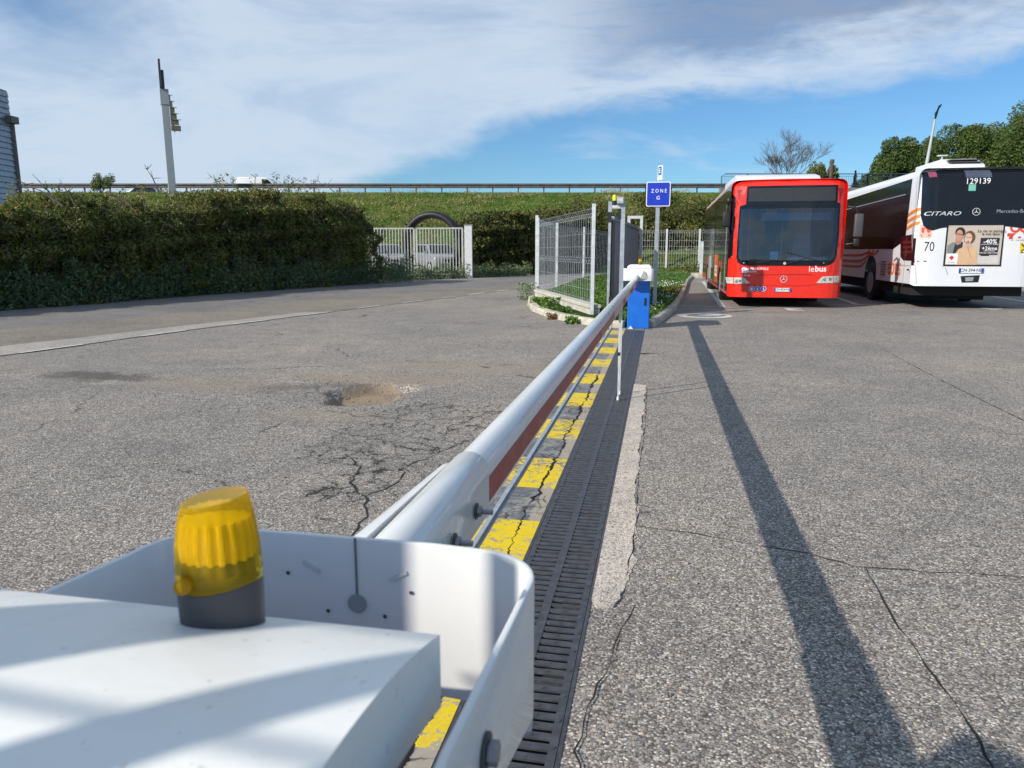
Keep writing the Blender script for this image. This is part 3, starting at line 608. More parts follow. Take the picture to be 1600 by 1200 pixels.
q2 = scatter(ISL, 15000); q2 = q2[((q2[:, 0]+3.22)*5.45+(q2[:, 1]-19.9)*2.0 > .9) | (q2[:, 0] > -1.0)]; o = leaves('lawn_weeds', np.c_[q2, .13+.10*rng.random(len(q2))], .07, leafmat('clover_leaf', [(.05, .12, .03), (.09, .18, .04), (.13, .22, .06)]), aspect=.8); tag(o, 'broad leaved weeds mixed through the island grass', 'weeds', kind='stuff')
q3 = scatter([(-.1, 14), (.3, 16), (.7, 22), (.9, 27), (-.3, 27), (-.3, 14)], 420); o = leaves('lawn_daisies', np.c_[q3, .24+.04*rng.random(len(q3))], .028, M_flower, aspect=1); tag(o, 'tiny white flowers dotted in the lawn right of the sign post', 'flowers', kind='stuff')
q3 = scatter([(.1, 20.0), (.55, 20), (.75, 22.5), (.2, 22.5)], 90); o = leaves('lawn_dandelions', np.c_[q3, .26+.05*rng.random(len(q3))], .045, M_yflow, aspect=1); tag(o, 'small patch of yellow flowers in the lawn right of the sign post', 'flowers', kind='stuff')
# --- low wall with cap under the mesh fence
WA, WB = Vector((-3.22, 19.9, 0)), Vector((-1.22, 14.45, 0)); wd = (WB-WA).normalized(); wn = Vector((-wd.y, wd.x, 0)); wl = (WB-WA).length
root = empty('low_wall', WA, math.atan2(wd.y, wd.x), 'low white concrete wall with a cap under the mesh fence', 'wall')
MB().box(0, wl, -.10, .10, 0, .21).build('wall', M_wallc, root, bevel=.008); MB().box(-.01, wl+.01, -.125, .125, .213, .285).build('coping', M_wallc, root, bevel=.01)

# --- embankment with the motorway along its top; frame: r across, w ahead
def fr(r, w_, z): return RV*r+FH*w_+Vector((0, 0, z))
WTOP = 60.0; ZT = 5.78
def bank_h(r, w_):
    w0 = np.interp(r, [-70, -20, 0, 8, 14, 40], [40, 43, 46, 46, 47, 48]); t = np.clip((w_-w0)/(WTOP-1.5-w0), 0, 1)
    return ZT*(t**.85)*(w_ < 300)
rs_ = np.arange(-110, 46, 1.0); ws_ = np.concatenate([np.arange(38, 62, .7), [63, 75, 80, 120]]); RR, WW = np.meshgrid(rs_, ws_)
ZZ = bank_h(RR, WW); ZZ += (rng.random(ZZ.shape)-.5)*.28*(ZZ > .2)*(WW < 58); ZZ[(WW > 62.5) & (WW < 78)] = ZT-.62; ZZ[WW >= 78] = 4; ZZ[WW > 100] = -1; ZZ[WW < 40] = -.3
V = np.stack([RV.x*RR+FH.x*WW, RV.y*RR+FH.y*WW, ZZ-.02], -1).reshape(-1, 3); ny, nx = RR.shape; idx = np.arange(ny*nx).reshape(ny, nx)
Q = np.stack([idx[:-1, :-1], idx[:-1, 1:], idx[1:, 1:], idx[1:, :-1]], -1).reshape(-1, 4)
o = raw('embankment', V, Q, 4, M_bankg, smooth=True); tag(o, kind='structure')
hw = MB(); hw.add([fr(-110, 63, ZT-.58), fr(45, 63, ZT-.58), fr(45, 75, ZT-.58), fr(-110, 75, ZT-.58)], [(0, 1, 2, 3)]); o = hw.build('motorway', M_road); tag(o, kind='structure')
def bank_pts(n, r0, r1, w0, w1, dz=.1):
    r = r0+(r1-r0)*rng.random(n); w_ = w0+(w1-w0)*rng.random(n); z = bank_h(r, w_)+dz*rng.random(n)
    return np.stack([RV.x*r+FH.x*w_, RV.y*r+FH.y*w_, z], -1)
o = leaves('bank_grass', bank_pts(80000, -48, 22, 46, 58.0, .12), .22, M_bank, aspect=.16, up=.35); tag(o, 'long rough grass covering the embankment below the motorway', 'grass', kind='stuff')
cc_ = bank_pts(140, -46, 20, 48, 58.5, 0); ii = rng.integers(0, 140, 16000)
o = leaves('dry_grass', cc_[ii]+np.c_[rng.normal(0, .55, 16000), rng.normal(0, .35, 16000), np.abs(rng.normal(.1, .12, 16000))], .26, leafmat('dry_blade', [(.30, .25, .12), (.42, .36, .20), (.22, .24, .08)]), aspect=.12, up=.45); tag(o, 'dry straw coloured grass tufts scattered over the green embankment', 'dry grass', kind='stuff')
cc_ = bank_pts(90, -46, 20, 46, 53, 0); ii = rng.integers(0, 90, 26000)
o = leaves('low_scrub', cc_[ii]+np.c_[rng.normal(0, .7, 26000), rng.normal(0, .5, 26000), np.abs(rng.normal(.1, .28, 26000))], .15, M_hedge2, aspect=.5); tag(o, 'low olive scrub spreading over the lower embankment', 'scrub', kind='stuff')
def shrub_mass(n, r0, r1, w0, w1, h0, h1, seed, base=False):
    """points filling a ragged shrub belt, denser towards its outside"""
    g_ = np.random.default_rng(seed); r = r0+(r1-r0)*g_.random(n); w_ = w0+(w1-w0)*g_.random(n)
    top = h0+(h1-h0)*(.5+.25*np.sin(r*1.3+seed)+.25*np.sin(r*3.7+w_*1.1+seed*2)); t = g_.random(n)**.55
    z = bank_h(r, w_)+top*t
    return np.stack([RV.x*r+FH.x*w_, RV.y*r+FH.y*w_, z], -1)

# ================================================================== HEDGES AND SHRUBS
def hedge_pts(line, L0, L1, n, depth, hfun, seed):
    g_ = np.random.default_rng(seed); t = L0+(L1-L0)*g_.random(n); P_ = np.zeros((n, 3))
    cum = [0]
    for a, b in zip(line, line[1:]): cum.append(cum[-1]+math.dist(a, b))
    X_ = np.interp(t, cum, [p[0] for p in line]); Y_ = np.interp(t, cum, [p[1] for p in line])
    dX = np.interp(t+.3, cum, [p[0] for p in line])-X_; dY = np.interp(t+.3, cum, [p[1] for p in line])-Y_; l = np.hypot(dX, dY)+1e-6
    nX, nY = -dY/l, dX/l                                  # away from the road
    top = hfun(t)+.16*np.sin(t*1.1+seed)+.14*np.sin(t*2.7+seed)+.12*np.sin(t*5.1)+.09*np.sin(t*13)+.06*np.sin(t*31)
    kind = g_.random(n); a = np.where(kind < .62, .25*g_.random(n)**1.2, depth*g_.random(n))
    z = np.where(kind < .62, top*(1-g_.random(n)**1.15), top-(.45*g_.random(n)**1.6))
    bulge = .30*np.sin(t*1.3+1.1*np.sin(z*2.3))*np.sin(z*2.9-t*.7+seed)+.2*np.sin(t*3.1-z*4.1)*np.sin(t*2.3+z*5.3)+.12*np.sin(t*8-z*6)*np.sin(t*7+z*9)+.12
    rnd = np.clip((z-(top-.6))/.6, 0, 1)**2*.35
    a = a+.25+bulge+rnd
    a = np.maximum(a, .02)
    P_[:, 0] = X_+nX*a; P_[:, 1] = Y_+nY*a; P_[:, 2] = np.maximum(z, .03)
    return P_, cum[-1]
def core(line, L0, L1, depth, hfun, parent, name='dark_core'):  # solid dark core added inside a hedge to block the view through it
    cum = [0]
    for a, b in zip(line, line[1:]): cum.append(cum[-1]+math.dist(a, b))
    mb = MB(); vs = []; ts = np.arange(L0, L1, .7)
    for t in ts:
        x = np.interp(t, cum, [p[0] for p in line]); y = np.interp(t, cum, [p[1] for p in line]); dx = np.interp(t+.3, cum, [p[0] for p in line])-x; dy = np.interp(t+.3, cum, [p[1] for p in line])-y; l = math.hypot(dx, dy)
        nx_, ny_ = -dy/l, dx/l; h_ = float(hfun(np.array([t]))[0])-.55
        for a, z in ((.75, 0), (.8, h_*.8), (1.0, h_), (depth, h_), (depth, 0)): vs.append((x+nx_*a, y+ny_*a, z))
    n = 5; mb.add(vs, [(j*n+i, j*n+(i+1) % n, (j+1)*n+(i+1) % n, (j+1)*n+i) for j in range(len(ts)-1) for i in range(n)]+[tuple(range(n)), tuple((len(ts)-1)*n+i for i in range(n-1, -1, -1))])
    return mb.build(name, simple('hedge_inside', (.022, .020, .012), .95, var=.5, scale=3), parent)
hf1 = lambda t: np.interp(t, [0, 6, 9, 12, 15, 18, 21, 22.6, 24.5, 30], [2.25, 2.2, 2.25, 2.4, 2.65, 3.0, 3.2, 3.05, 2.2, 2.0])
root = empty('hedge', (-13.4, 19, 0), 0, 'long overgrown dark hedge along the far edge of the road on the left', 'hedge', None)
def rel(P_, o): P_ = P_.copy(); P_ -= np.array(o.location); return P_
P_, LL = hedge_pts(HB, 3, 24.4, 210000, 1.9, hf1, 1)
leaves('foliage', rel(P_, root), .085, M_hedge, root, aspect=.45)
c_ = core(HB, 3, 24.0, 2.0, hf1, root); c_.location = -root.location
sp_ = []
for k in range(150):
    t = 3.5+20.5*random.random(); (x, y), d = along(HB, t); a = random.uniform(.25, 1.6); z = float(hf1(np.array([t]))[0])-.25; ln = random.uniform(.3, .85)*(1.3 if t > 16 else 1); dx_, dy_ = random.gauss(0, .3), random.gauss(0, .3)
    m_ = int(70*ln); q_ = rng.random(m_); sp_.append(np.c_[x-d[1]*a+dx_*q_*ln+rng.normal(0, .05, m_), y+d[0]*a+dy_*q_*ln+rng.normal(0, .05, m_), z+q_*ln])
leaves('top_shoots', rel(np.concatenate(sp_), root), .08, M_hedge, root, aspect=.35, up=.2)
tm = MB()
for k in range(900):
    t = 3+22*random.random(); (x, y), d = along(HB, t); z = random.uniform(.3, hf1(np.array([t]))[0]); a = random.uniform(.05, .5); l = random.uniform(.15, .5)
    dv = Vector((random.gauss(0, .6), random.gauss(0, .6), random.gauss(.2, .7))).normalized()*l; p = Vector((x-d[1]*a, y+d[0]*a, z))-root.location
    tm.bar(p, p+dv, .008, .008)
tm.build('twig', M_twig, root)
def bigtwig(name, pts, r, mat, parent, side=8):
    mb = MB(); mb.tube(pts, [r*(1-.75*i/(len(pts)-1)) for i in range(len(pts))], 5)
    for k in range(side):
        i = random.randrange(1, len(pts)); p = Vector(pts[i]); mb.tube([p, p+Vector((random.gauss(0, .12), random.gauss(0, .1), random.gauss(.08, .08)))], [r*.5, r*.2], 4)
    return mb.build(name, mat, parent)
for (u0, v0, u1, v1, w_, r_) in ((98, 322, 40, 288, 17, .022), (86, 318, 63, 285, 17, .022), (118, 322, 94, 286, 17.5, .02), (190, 318, 165, 300, 19, .02), (248, 300, 230, 265, 20, .022), (342, 294, 331, 277, 21, .012), (398, 290, 400, 272, 24, .014), (452, 292, 463, 282, 24, .01), (490, 290, 497, 284, 24, .01), (522, 300, 500, 286, 24, .016), (205, 322, 175, 306, 19, .018)):
    a = atw(u0, v0, w_); b = atw(u1, v1, w_); m_ = (a+b)/2+Vector((0, 0, .06)); bigtwig('dead_branch', [a-root.location, m_-root.location, b-root.location], r_, M_twig, root, 6)
HB2 = [(-9.2, 37.3), (-8.3, 38.2), (-7.0, 39.6), (-5.5, 42.0), (-3.8, 45.6), (-1.5, 48.6), (2.2, 50.0), (8, 51.5), (14, 53)]
hf2 = lambda t: np.interp(t, [0, 5, 10, 16, 24, 36], [3.0, 3.2, 3.3, 3.2, 3.2, 3.2])
root = empty('hedge', (-5, 42, 0), 0, 'dark bushy hedge right of the barred gate, running on behind the mesh fence', 'hedge')
P_, LL = hedge_pts(HB2, 0, 28, 90000, 2.2, hf2, 5); leaves('foliage', rel(P_, root), .15, M_hedge2, root, aspect=.5)
c_ = core(HB2, .6, 27.5, 2.2, hf2, root); c_.location = -root.location
# weeds along the foot of the hedges
def weeds(name, line, L0, L1, n, size, h, lab, seed, back=.55):
    g_ = np.random.default_rng(seed); t = L0+(L1-L0)*g_.random(n); cum = [0]
    for a, b in zip(line, line[1:]): cum.append(cum[-1]+math.dist(a, b))
    tq = np.round(t*4.2)/4.2+g_.normal(0, .035, n); X_ = np.interp(tq, cum, [p[0] for p in line]); Y_ = np.interp(tq, cum, [p[1] for p in line])
    a = back*np.abs(np.sin(tq*37.7))*.9+g_.random(n)*.12; hs = h*(.45+.55*np.abs(np.sin(tq*5.3)*np.sin(tq*2.1)))
    P_ = np.c_[X_-a*.95, Y_+a*.1, hs*g_.random(n)**.9]; o = leaves(name, P_, size, M_weed, aspect=.28, up=.25); return tag(o, lab, 'weeds', kind='stuff')
weeds('roadside_weeds', HB, 4, 26.5, 52000, .085, 1.25, 'tall grey green weeds growing along the foot of the long left hedge', 11)
weeds('gate_weeds', [(-11.6, 30.6), (-10.4, 32.4), (-8.8, 35.2), (-6.6, 39)], 0, 10, 9000, .12, .75, 'green weeds growing under the barred gate and beside its white post', 12)
# shrubs on the bank, each its own
def bush(name, r, w_, rad, h, n, size, mat, lab, group=None, seed=0, base=None, aspect=.5):
    z0 = float(bank_h(np.array([r*1.0]), np.array([w_*1.0]))[0]) if base is None else base
    loc = fr(r, w_, z0); g_ = np.random.default_rng(abs(seed+int(r*7)+900))
    nb = 9; cs = np.c_[g_.normal(0, rad*.42, nb), g_.normal(0, rad*.42, nb), h*(.25+.5*g_.random(nb))]; k = g_.integers(0, nb, n); d = g_.normal(size=(n, 3)); d /= np.linalg.norm(d, axis=1)[:, None]
    P_ = cs[k]+d*np.array([rad*.5, rad*.5, h*.33])*(g_.random(n)**.4)[:, None]; P_ = P_[P_[:, 2] > -.1]
    root = empty(name, loc, 0, lab, 'shrub', group); leaves('foliage', P_, size, mat, root, aspect=aspect)
    mb = MB()
    for j in range(5): c = cs[j]; mb.tube([(0, 0, -.2), (c[0]*.5, c[1]*.5, c[2]*.5), tuple(c)], [.05, .03, .01], 5)
    mb.build('stem', M_bark, root); return root
sg = 'shrubs on the embankment behind the mesh fence'
k = 0
for (u, v, w_, rad, h) in ((842, 338, 48.5, 1.8, 2.0), (880, 332, 49.5, 2.0, 2.3), (918, 322, 52, 1.7, 2.0), (958, 330, 50, 1.9, 2.2), (1000, 335, 49.5, 1.7, 2.0), (1062, 338, 50, 2.1, 2.4), (1095, 325, 52.5, 1.6, 1.9), (800, 340, 48.5, 1.5, 1.5), (1035, 322, 53.5, 1.6, 1.7), (770, 335, 49, 1.0, 1.3), (1085, 345, 49, 1.8, 2.2)):
    p = atw(u, v, w_); r_ = (p-C0).dot(RV); k += 1
    bush('shrub', r_, w_, rad, h, 5200, .15, (M_hedge2, M_hedge)[k % 2], 'olive green shrub on the embankment above the far mesh fence', sg, seed=k)
p = atw(152, 300, 58); bush('shrub', (p-C0).dot(RV), 58.6, .75, 1.35, 2600, .16, M_pale, 'pale green shrub sticking up through the guardrail on the left', seed=40, aspect=.3)

# ================================================================== MOTORWAY THINGS
root = empty('guardrail', fr(-8, 60, ZT), 0, 'long rusty grey steel guardrail along the top of the embankment', 'guardrail')
def rl(p): return p-root.location
mb = MB()
for z0, z1, dy in ((.60, .70, 0), (.44, .52, .0)): pass
prof = [(0, .74), (-.07, .70), (-.07, .62), (0, .58), (-.0, .54), (-.07, .50), (-.07, .42), (0, .38), (.01, .38), (-.05, .43), (-.05, .49), (.02, .53), (.02, .59), (-.05, .63), (-.05, .69), (.01, .74)]
a0, a1 = -50, 17.5
mb.add([rl(fr(r_, 60+y, ZT+z)) for r_ in (a0, a1) for y, z in prof], [tuple(range(16)), tuple(range(31, 15, -1))]+[(i, (i+1) % 16, (i+1) % 16+16, i+16) for i in range(16)])
mb.build('rail_beam', M_rail, root)
gq = MB(); gq.box(-.05, .05, -.05, .05, -.2, .74); p0 = gq.build('guardrail_post', M_rail, root); p0.location = rl(fr(a0, 60.09, ZT)); p0.rotation_euler.z = YAW
for k in range(1, 34):
    c = p0.copy(); COL.objects.link(c); c.parent = root; c.location = rl(fr(a0+2.02*k, 60.09, ZT))
# bridge parapet with railing
root = empty('bridge_railing', fr(17, 58.5, ZT), YAW, 'dark blue steel railing on the grey bridge edge behind the red bus', 'railing')
MB().box(-1.0, 26, -.2, .2, -.5, .28).build('concrete_edge', simple('bridge_concrete', (.20, .20, .205), .9, var=.15), root)
M_brail = simple('railing_blue_grey', (.05, .075, .11), .5, .2)
MB().tube([(-.9, 0, .28), (-.9, 0, 1.15), (-.6, 0, 1.32), (26, 0, 1.32)], .035, 8).build('top_rail', M_brail, root)
MB().box(-.8, 26, -.02, .02, .42, .46).build('bottom_rail', M_brail, root)
q = MB().box(-.035, .035, -.03, .03, .28, 1.30).build('railing_post', M_brail, root); q.location.x = 1.1
for k in range(1, 12): c = q.copy(); COL.objects.link(c); c.parent = root; c.location.x = 1.1+k*2.2
mb = MB()
for k in range(190): mb.box(-.8+k*.14-.008, -.8+k*.14+.008, -.008, .008, .46, 1.16)
mb.box(-.8, 26, -.012, .012, 1.14, 1.17); mb.build('balusters', M_brail, root)

def car(name, loc, rz, body, lab, cat='car', group=None, L_=4.2, Wd=1.78, Hh=1.55, van=False):
    """low detail car, front towards +x"""
    root = empty(name, loc, rz, lab, cat, group); hw_ = Wd/2; s_ = L_/4.2
    if van: prof = [(-2.1, .35), (2.05, .30), (2.1, .75), (1.95, .98), (1.35, 1.08), (.62, 1.86), (.35, 1.95), (-1.9, 1.95), (-2.08, 1.80)]
    else: prof = [(-2.1, .35), (2.05, .30), (2.12, .62), (2.0, .86), (1.15, 1.02), (-1.85, 1.04), (-2.08, .90)]
    k = Hh/(1.95 if van else 1.5)
    MB().prism([(x*s_, z*k) for x, z in prof], 'y', -hw_, hw_).build('body', body, root, bevel=.09, seg=3, smooth=True)
    if not van:
        a = [(1.12, 1.0), (.38, 1.46), (-1.15, 1.50), (-1.9, 1.02)]; vs = []
        for sy in (-1, 1): vs += [(a[0][0]*s_, sy*(hw_-.09), a[0][1]*k), (a[1][0]*s_, sy*(hw_-.26), a[1][1]*k), (a[2][0]*s_, sy*(hw_-.26), a[2][1]*k), (a[3][0]*s_, sy*(hw_-.10), a[3][1]*k)]
        MB().add(vs, [(0, 1, 2, 3), (7, 6, 5, 4), (0, 4, 5, 1), (1, 5, 6, 2), (2, 6, 7, 3), (0, 3, 7, 4)]).build('roof', body, root, bevel=.05, smooth=True)
        e = .012
        MB().add([(1.09*s_+e, -(hw_-.17), 1.03*k+e), (1.09*s_+e, hw_-.17, 1.03*k+e), (.46*s_+e, hw_-.32, 1.42*k+e), (.46*s_+e, -(hw_-.32), 1.42*k+e)], [(0, 1, 2, 3)]).build('windscreen', M_carg, root)
        for sy in (-1, 1):
            P2 = [(.85, 1.05), (.36, 1.41), (-1.1, 1.44), (-1.6, 1.07)]
            MB().add([(x*s_, sy*(hw_-.09-.17*(z-1.0)/.5*1.0+e+.004), z*k) for x, z in P2], [(0, 1, 2, 3)]).build('side_window', M_carg, root)
            MB().box(.78, .92, sy*(hw_+.02)-.09, sy*(hw_+.02)+.09, 1.0*k, 1.13*k).build('wing_mirror', body, root, bevel=.02)
            MB().add([(2.09*s_, sy*(hw_-.42), .64*k), (2.03*s_, sy*(hw_-.42), .80*k), (1.86*s_, sy*(hw_+.006), .84*k), (1.99*s_, sy*(hw_+.006), .66*k)], [(0, 1, 2, 3)]).build('headlight', M_lampg, root)
        MB().box(2.09*s_, 2.135*s_, -.42, .42, .60*k, .72*k).build('grille', M_black, root); MB().box(2.06*s_, 2.12*s_, -.6, .6, .36*k, .48*k).build('lower_grille', M_black, root)
        MB().box(2.115*s_, 2.14*s_, -.26, .26, .50*k, .59*k).build('number_plate', M_plate, root)
    else:
        for sy in (-1, 1): MB().add([(x*s_, sy*(hw_+.004), z*k) for x, z in ((1.22, 1.12), (.60, 1.74), (.10, 1.76), (.10, 1.12))], [(0, 1, 2, 3)]).build('side_window', M_carg, root)
    for sx in (-1.3*s_, 1.32*s_):
        for sy in (-1, 1):
            wr = empty('wheel', (sx, sy*(hw_-.10), .31*k)); wr.parent = root
            MB().tube([(0, -.115, 0), (0, .115, 0)], .33*k, 20).build('tyre', M_black, wr, bevel=.02); MB().tube([(0, sy*.10, 0), (0, sy*.125, 0)], .20*k, 14).build('rim', M_galvw, wr)
    return root
p = atw(413, 293, 66); car('van', (p.x, p.y, ZT-.2), YAW, M_bwhite, 'white van driving along the motorway behind the guardrail', 'van', L_=4.3, Hh=1.92, van=True)
p = atw(238, 300, 66); car('car', (p.x, p.y, ZT-.57), YAW, M_silver, 'pale grey car mostly hidden behind the guardrail by the tall mast', 'car', Hh=1.5)

# ================================================================== BARRED GATE, COMPOUND
o = sheet('compound_ground', [fr(-17, 34.9, 0)[:2], fr(-2.6, 36.5, 0)[:2], fr(-2.0, 47, 0)[:2], fr(-18, 47, 0)[:2]], .006, M_sand); tag(o, kind='structure')
GA = atw(576, 434, 37.2); GB = atw(726, 432, 36.6); GA.z = GB.z = 0; gd = GB-GA; ga = math.atan2(gd.y, gd.x); gl = gd.length
root = empty('barred_gate', GA, ga, 'white painted double gate of upright bars at the end of the long hedge', 'gate'); GH = 2.42
M_gatew = simple('gate_paint', (.42, .42, .405), .6, var=.12, dirt=((.35, .33, .30), .5))
for s_, x0, x1 in ((0, .02, gl*.495), (1, gl*.505, gl-.05)):
    leaf = empty('gate_leaf'); leaf.parent = root
    MB().box(x0, x1, -.03, .03, GH-.07, GH).box(x0, x1, -.03, .03, .12, .20).box(x0, x0+.08, -.03, .03, .08, GH).box(x1-.08, x1, -.03, .03, .08, GH).build('frame', M_gatew, leaf)
    mb = MB(); n = 15
    for k in range(1, n): x = x0+.06+(x1-x0-.12)*k/n; mb.box(x-.02, x+.02, -.02, .02, .20, GH-.07)
    mb.build('bars', M_gatew, leaf)
p = atw(732.5, 429, 36.2); pr = empty('gate_post', (p.x, p.y, 0), YAW, 'thick white square post on the right side of the barred gate', 'post')
MB().box(-.18, .18, -.18, .18, 0, 2.50).build('post', simple('post_white', (.66, .66, .66), .6, var=.08), pr, bevel=.01); MB().box(-.2, .2, -.2, .2, 2.50, 2.53).build('cap', M_gatew, pr)
# large black hoop standing behind the gate
p = atw(676, 391, 39.0); vs = []; fs = []; n1_, n2_ = 72, 14; Rm, rm = 1.48, .19
for i in range(n1_):
    t = 2*pi*i/n1_; rr_ = rm*(1.0+.06*(i % 2))
    for j in range(n2_): q = 2*pi*j/n2_; R_ = Rm+rr_*cos(q); vs.append((R_*cos(t), rr_*1.7*sin(q), R_*sin(t)))
for i in range(n1_):
    for j in range(n2_): fs.append((i*n2_+j, i*n2_+(j+1) % n2_, (i+1) % n1_*n2_+(j+1) % n2_, (i+1) % n1_*n2_+j))
o = MB().add(vs, fs).build('pipe_hoop', M_black, smooth=True); o.location = (p.x, p.y, 1.66); o.rotation_euler = (0, 0, YAW-.25); tag(o, 'huge black rubber hoop standing upright behind the barred gate', 'hoop')
p = atw(682, 415, 43.5); car('car', (p.x, p.y, .02), YAW-R(62), M_silver, 'silver grey car parked inside the black hoop behind the barred gate', 'car', 'cars parked behind the barred gate', Hh=1.68, L_=4.4, Wd=1.95)
p = atw(606, 415, 44.5); car('car', (p.x, p.y, .02), YAW-R(75), M_silver, 'silver car behind the left leaf of the barred gate', 'car', 'cars parked behind the barred gate', Hh=1.68, L_=4.4, Wd=1.95)
mbk = empty('motorcycle', atw(706, 428, 39.5)[:2]+(0,) if False else (atw(596, 430, 40).x, atw(596, 430, 40).y, 0), YAW+.3, 'dark motorcycle with a pale tank at the left end behind the barred gate', 'motorcycle')
for sx in (-.7, .7):
    vs = []; fs = []
    for i in range(20):
        t = 2*pi*i/20
        for j in range(6): q = 2*pi*j/6; R_ = .29+.06*cos(q); vs.append((sx+R_*cos(t), .06*sin(q), .33+R_*sin(t)))
    for i in range(20):
        for j in range(6): fs.append((i*6+j, i*6+(j+1) % 6, (i+1) % 20*6+(j+1) % 6, (i+1) % 20*6+j))
    MB().add(vs, fs).build('wheel', M_black, mbk)
MB().tube([(-.7, 0, .33), (-.1, 0, .75), (.45, 0, .85), (.7, 0, .33)], .04, 6).tube([(.45, 0, .85), (.40, 0, 1.1)], .03, 6).tube([(.36, -.35, 1.12), (.40, 0, 1.08), (.36, .35, 1.12)], .02, 6).build('frame', M_dgrey, mbk)
MB().box(-.1, .35, -.14, .14, .72, .95).build('fuel_tank', M_silver, mbk, bevel=.06, smooth=True); MB().box(-.75, -.1, -.13, .13, .70, .80).build('seat', M_black, mbk, bevel=.04, smooth=True); MB().box(-.2, .2, -.12, .12, .28, .62).build('engine', M_galv, mbk, bevel=.03)

# ================================================================== MESH FENCES
def mesh_fence(name, pts, z0, z1, lab, mat=M_galvw, sp=.055, wire=.0045, post=.03, postz=None, wm=None):
    root = empty(name, (pts[0][0], pts[0][1], 0), 0, lab, 'fence'); O = Vector((pts[0][0], pts[0][1], 0))
    for i, p in enumerate(pts):
        q = Vector((p[0], p[1], 0))-O; MB().box(q.x-post, q.x+post, q.y-post, q.y+post, 0, z1+.08).build('fence_post', mat, root)
    for a, b in zip(pts, pts[1:]):
        A = Vector((a[0], a[1], 0))-O; B = Vector((b[0], b[1], 0))-O; d = (B-A); l = d.length; d.normalize(); nn = Vector((-d.y, d.x, 0)); mb = MB(); n = int(l/sp)
        A = A+d*.03; B = B-d*.03
        for k in range(1, n):
            p = A+(B-A)*(k/n); fold = [(z0, 0), (z0+(z1-z0)*.42, 0), (z0+(z1-z0)*.45, .04), (z0+(z1-z0)*.48, 0), (z1-.16, 0), (z1-.08, .06), (z1, 0)]
            for (za, oa), (zb, ob) in zip(fold, fold[1:]): mb.bar(p+nn*oa+Vector((0, 0, za)), p+nn*ob+Vector((0, 0, zb)), wire, wire)
        for z in (z0+.04, z0+.24, z0+.45, z0+(z1-z0)*.42, z0+(z1-z0)*.48, z0+(z1-z0)*.60, z0+(z1-z0)*.74, z1-.16, z1):
            mb.bar(A+Vector((0, 0, z)), B+Vector((0, 0, z)), wire*1.2, wire*1.2)
        for z, oo in ((z0+(z1-z0)*.45, .04), (z1-.08, .06)): mb.bar(A+nn*oo+Vector((0, 0, z)), B+nn*oo+Vector((0, 0, z)), wire, wire)
        mb.build('mesh_panel', wm or mat, root)
    return root
mesh_fence('mesh_fence', [(-3.30, 20.3), (-1.27, 14.42)], .32, 2.12, 'pale welded mesh fence panel on the low wall beside the sliding gate', sp=.20, wire=.0052, post=.035, wm=M_galv)
mesh_fence('mesh_fence', [(-3.38, 20.6), (-3.60, 26.3), (-3.15, 31.3), (-2.1, 38.5)], .12, 2.2, 'pale mesh fence running back along the road from the low wall', sp=.28, wire=.0065, post=.04, wm=M_galv)
mesh_fence('mesh_fence', [(-2.0, 47.0), (.36, 47.6), (2.36, 48.0), (4.6, 48.6)], .1, 2.55, 'far mesh fence in front of the dark hedge left of the red bus', sp=.15, wire=.010, post=.06)
MB().box(-.5, .5, -.15, .15, 0, .35)
# sliding gate and its guide posts
root = empty('sliding_gate', (-.93, 14.75, 0), 0, 'grey sheet metal sliding gate standing open behind the blue cabinet', 'gate')
sg_ = Vector((.28, 7.2, 0)); 
def sgp(t, z, off=0): return Vector((sg_.x*t/7.2+off, t, z))
mb = MB(); 
for k in range(48):
    t0 = .08+k*.149; o_ = .012 if k % 2 else 0
    mb.add([sgp(t0, .12, o_-.02), sgp(t0+.149, .12, o_-.02), sgp(t0+.149, 1.90, o_-.02), sgp(t0, 1.90, o_-.02), sgp(t0, .12, o_+.01), sgp(t0+.149, .12, o_+.01), sgp(t0+.149, 1.90, o_+.01), sgp(t0, 1.90, o_+.01)], [(0, 3, 2, 1), (4, 5, 6, 7), (0, 1, 5, 4), (1, 2, 6, 5), (2, 3, 7, 6), (3, 0, 4, 7)])
mb.build('sheet_panel', M_grey, root)
MB().box(-.05, .03, -.02, .06, .08, 1.98).build('front_upright', M_galv, root); MB().bar(sgp(0, 1.94), sgp(7.2, 1.94), .08, .07).build('top_rail', M_grey, root); MB().bar(sgp(0, .10), sgp(7.2, .10), .06, .06).build('bottom_rail', M_galv, root)
MB().box(-.02, .05, -.06, -.02, .1, 1.9).build('rubber_edge', M_black, root)
root = empty('guide_frame', (-.85, 14.45, 0), 0, 'grey steel frame of two posts that guides the sliding gate, behind the boom', 'gate frame')
MB().box(-.14, -.09, -.03, .03, 0, 2.05).box(-.15, -.08, -.035, .035, 2.05, 2.24).build('guide_post', M_galv, root); MB().box(.09, .17, -.04, .04, 0, 2.24).build('guide_post', M_galv, root)
MB().box(-.08, .09, -.03, .03, 2.11, 2.17).build('crossbar', M_galvw, root); MB().box(-.165, -.09, -.05, .0, 1.86, 2.04).box(.03, .09, -.05, 0, 1.9, 2.1).box(-.10, -.03, -.06, .0, .10, .45).build('guide_rollers', M_black, root)
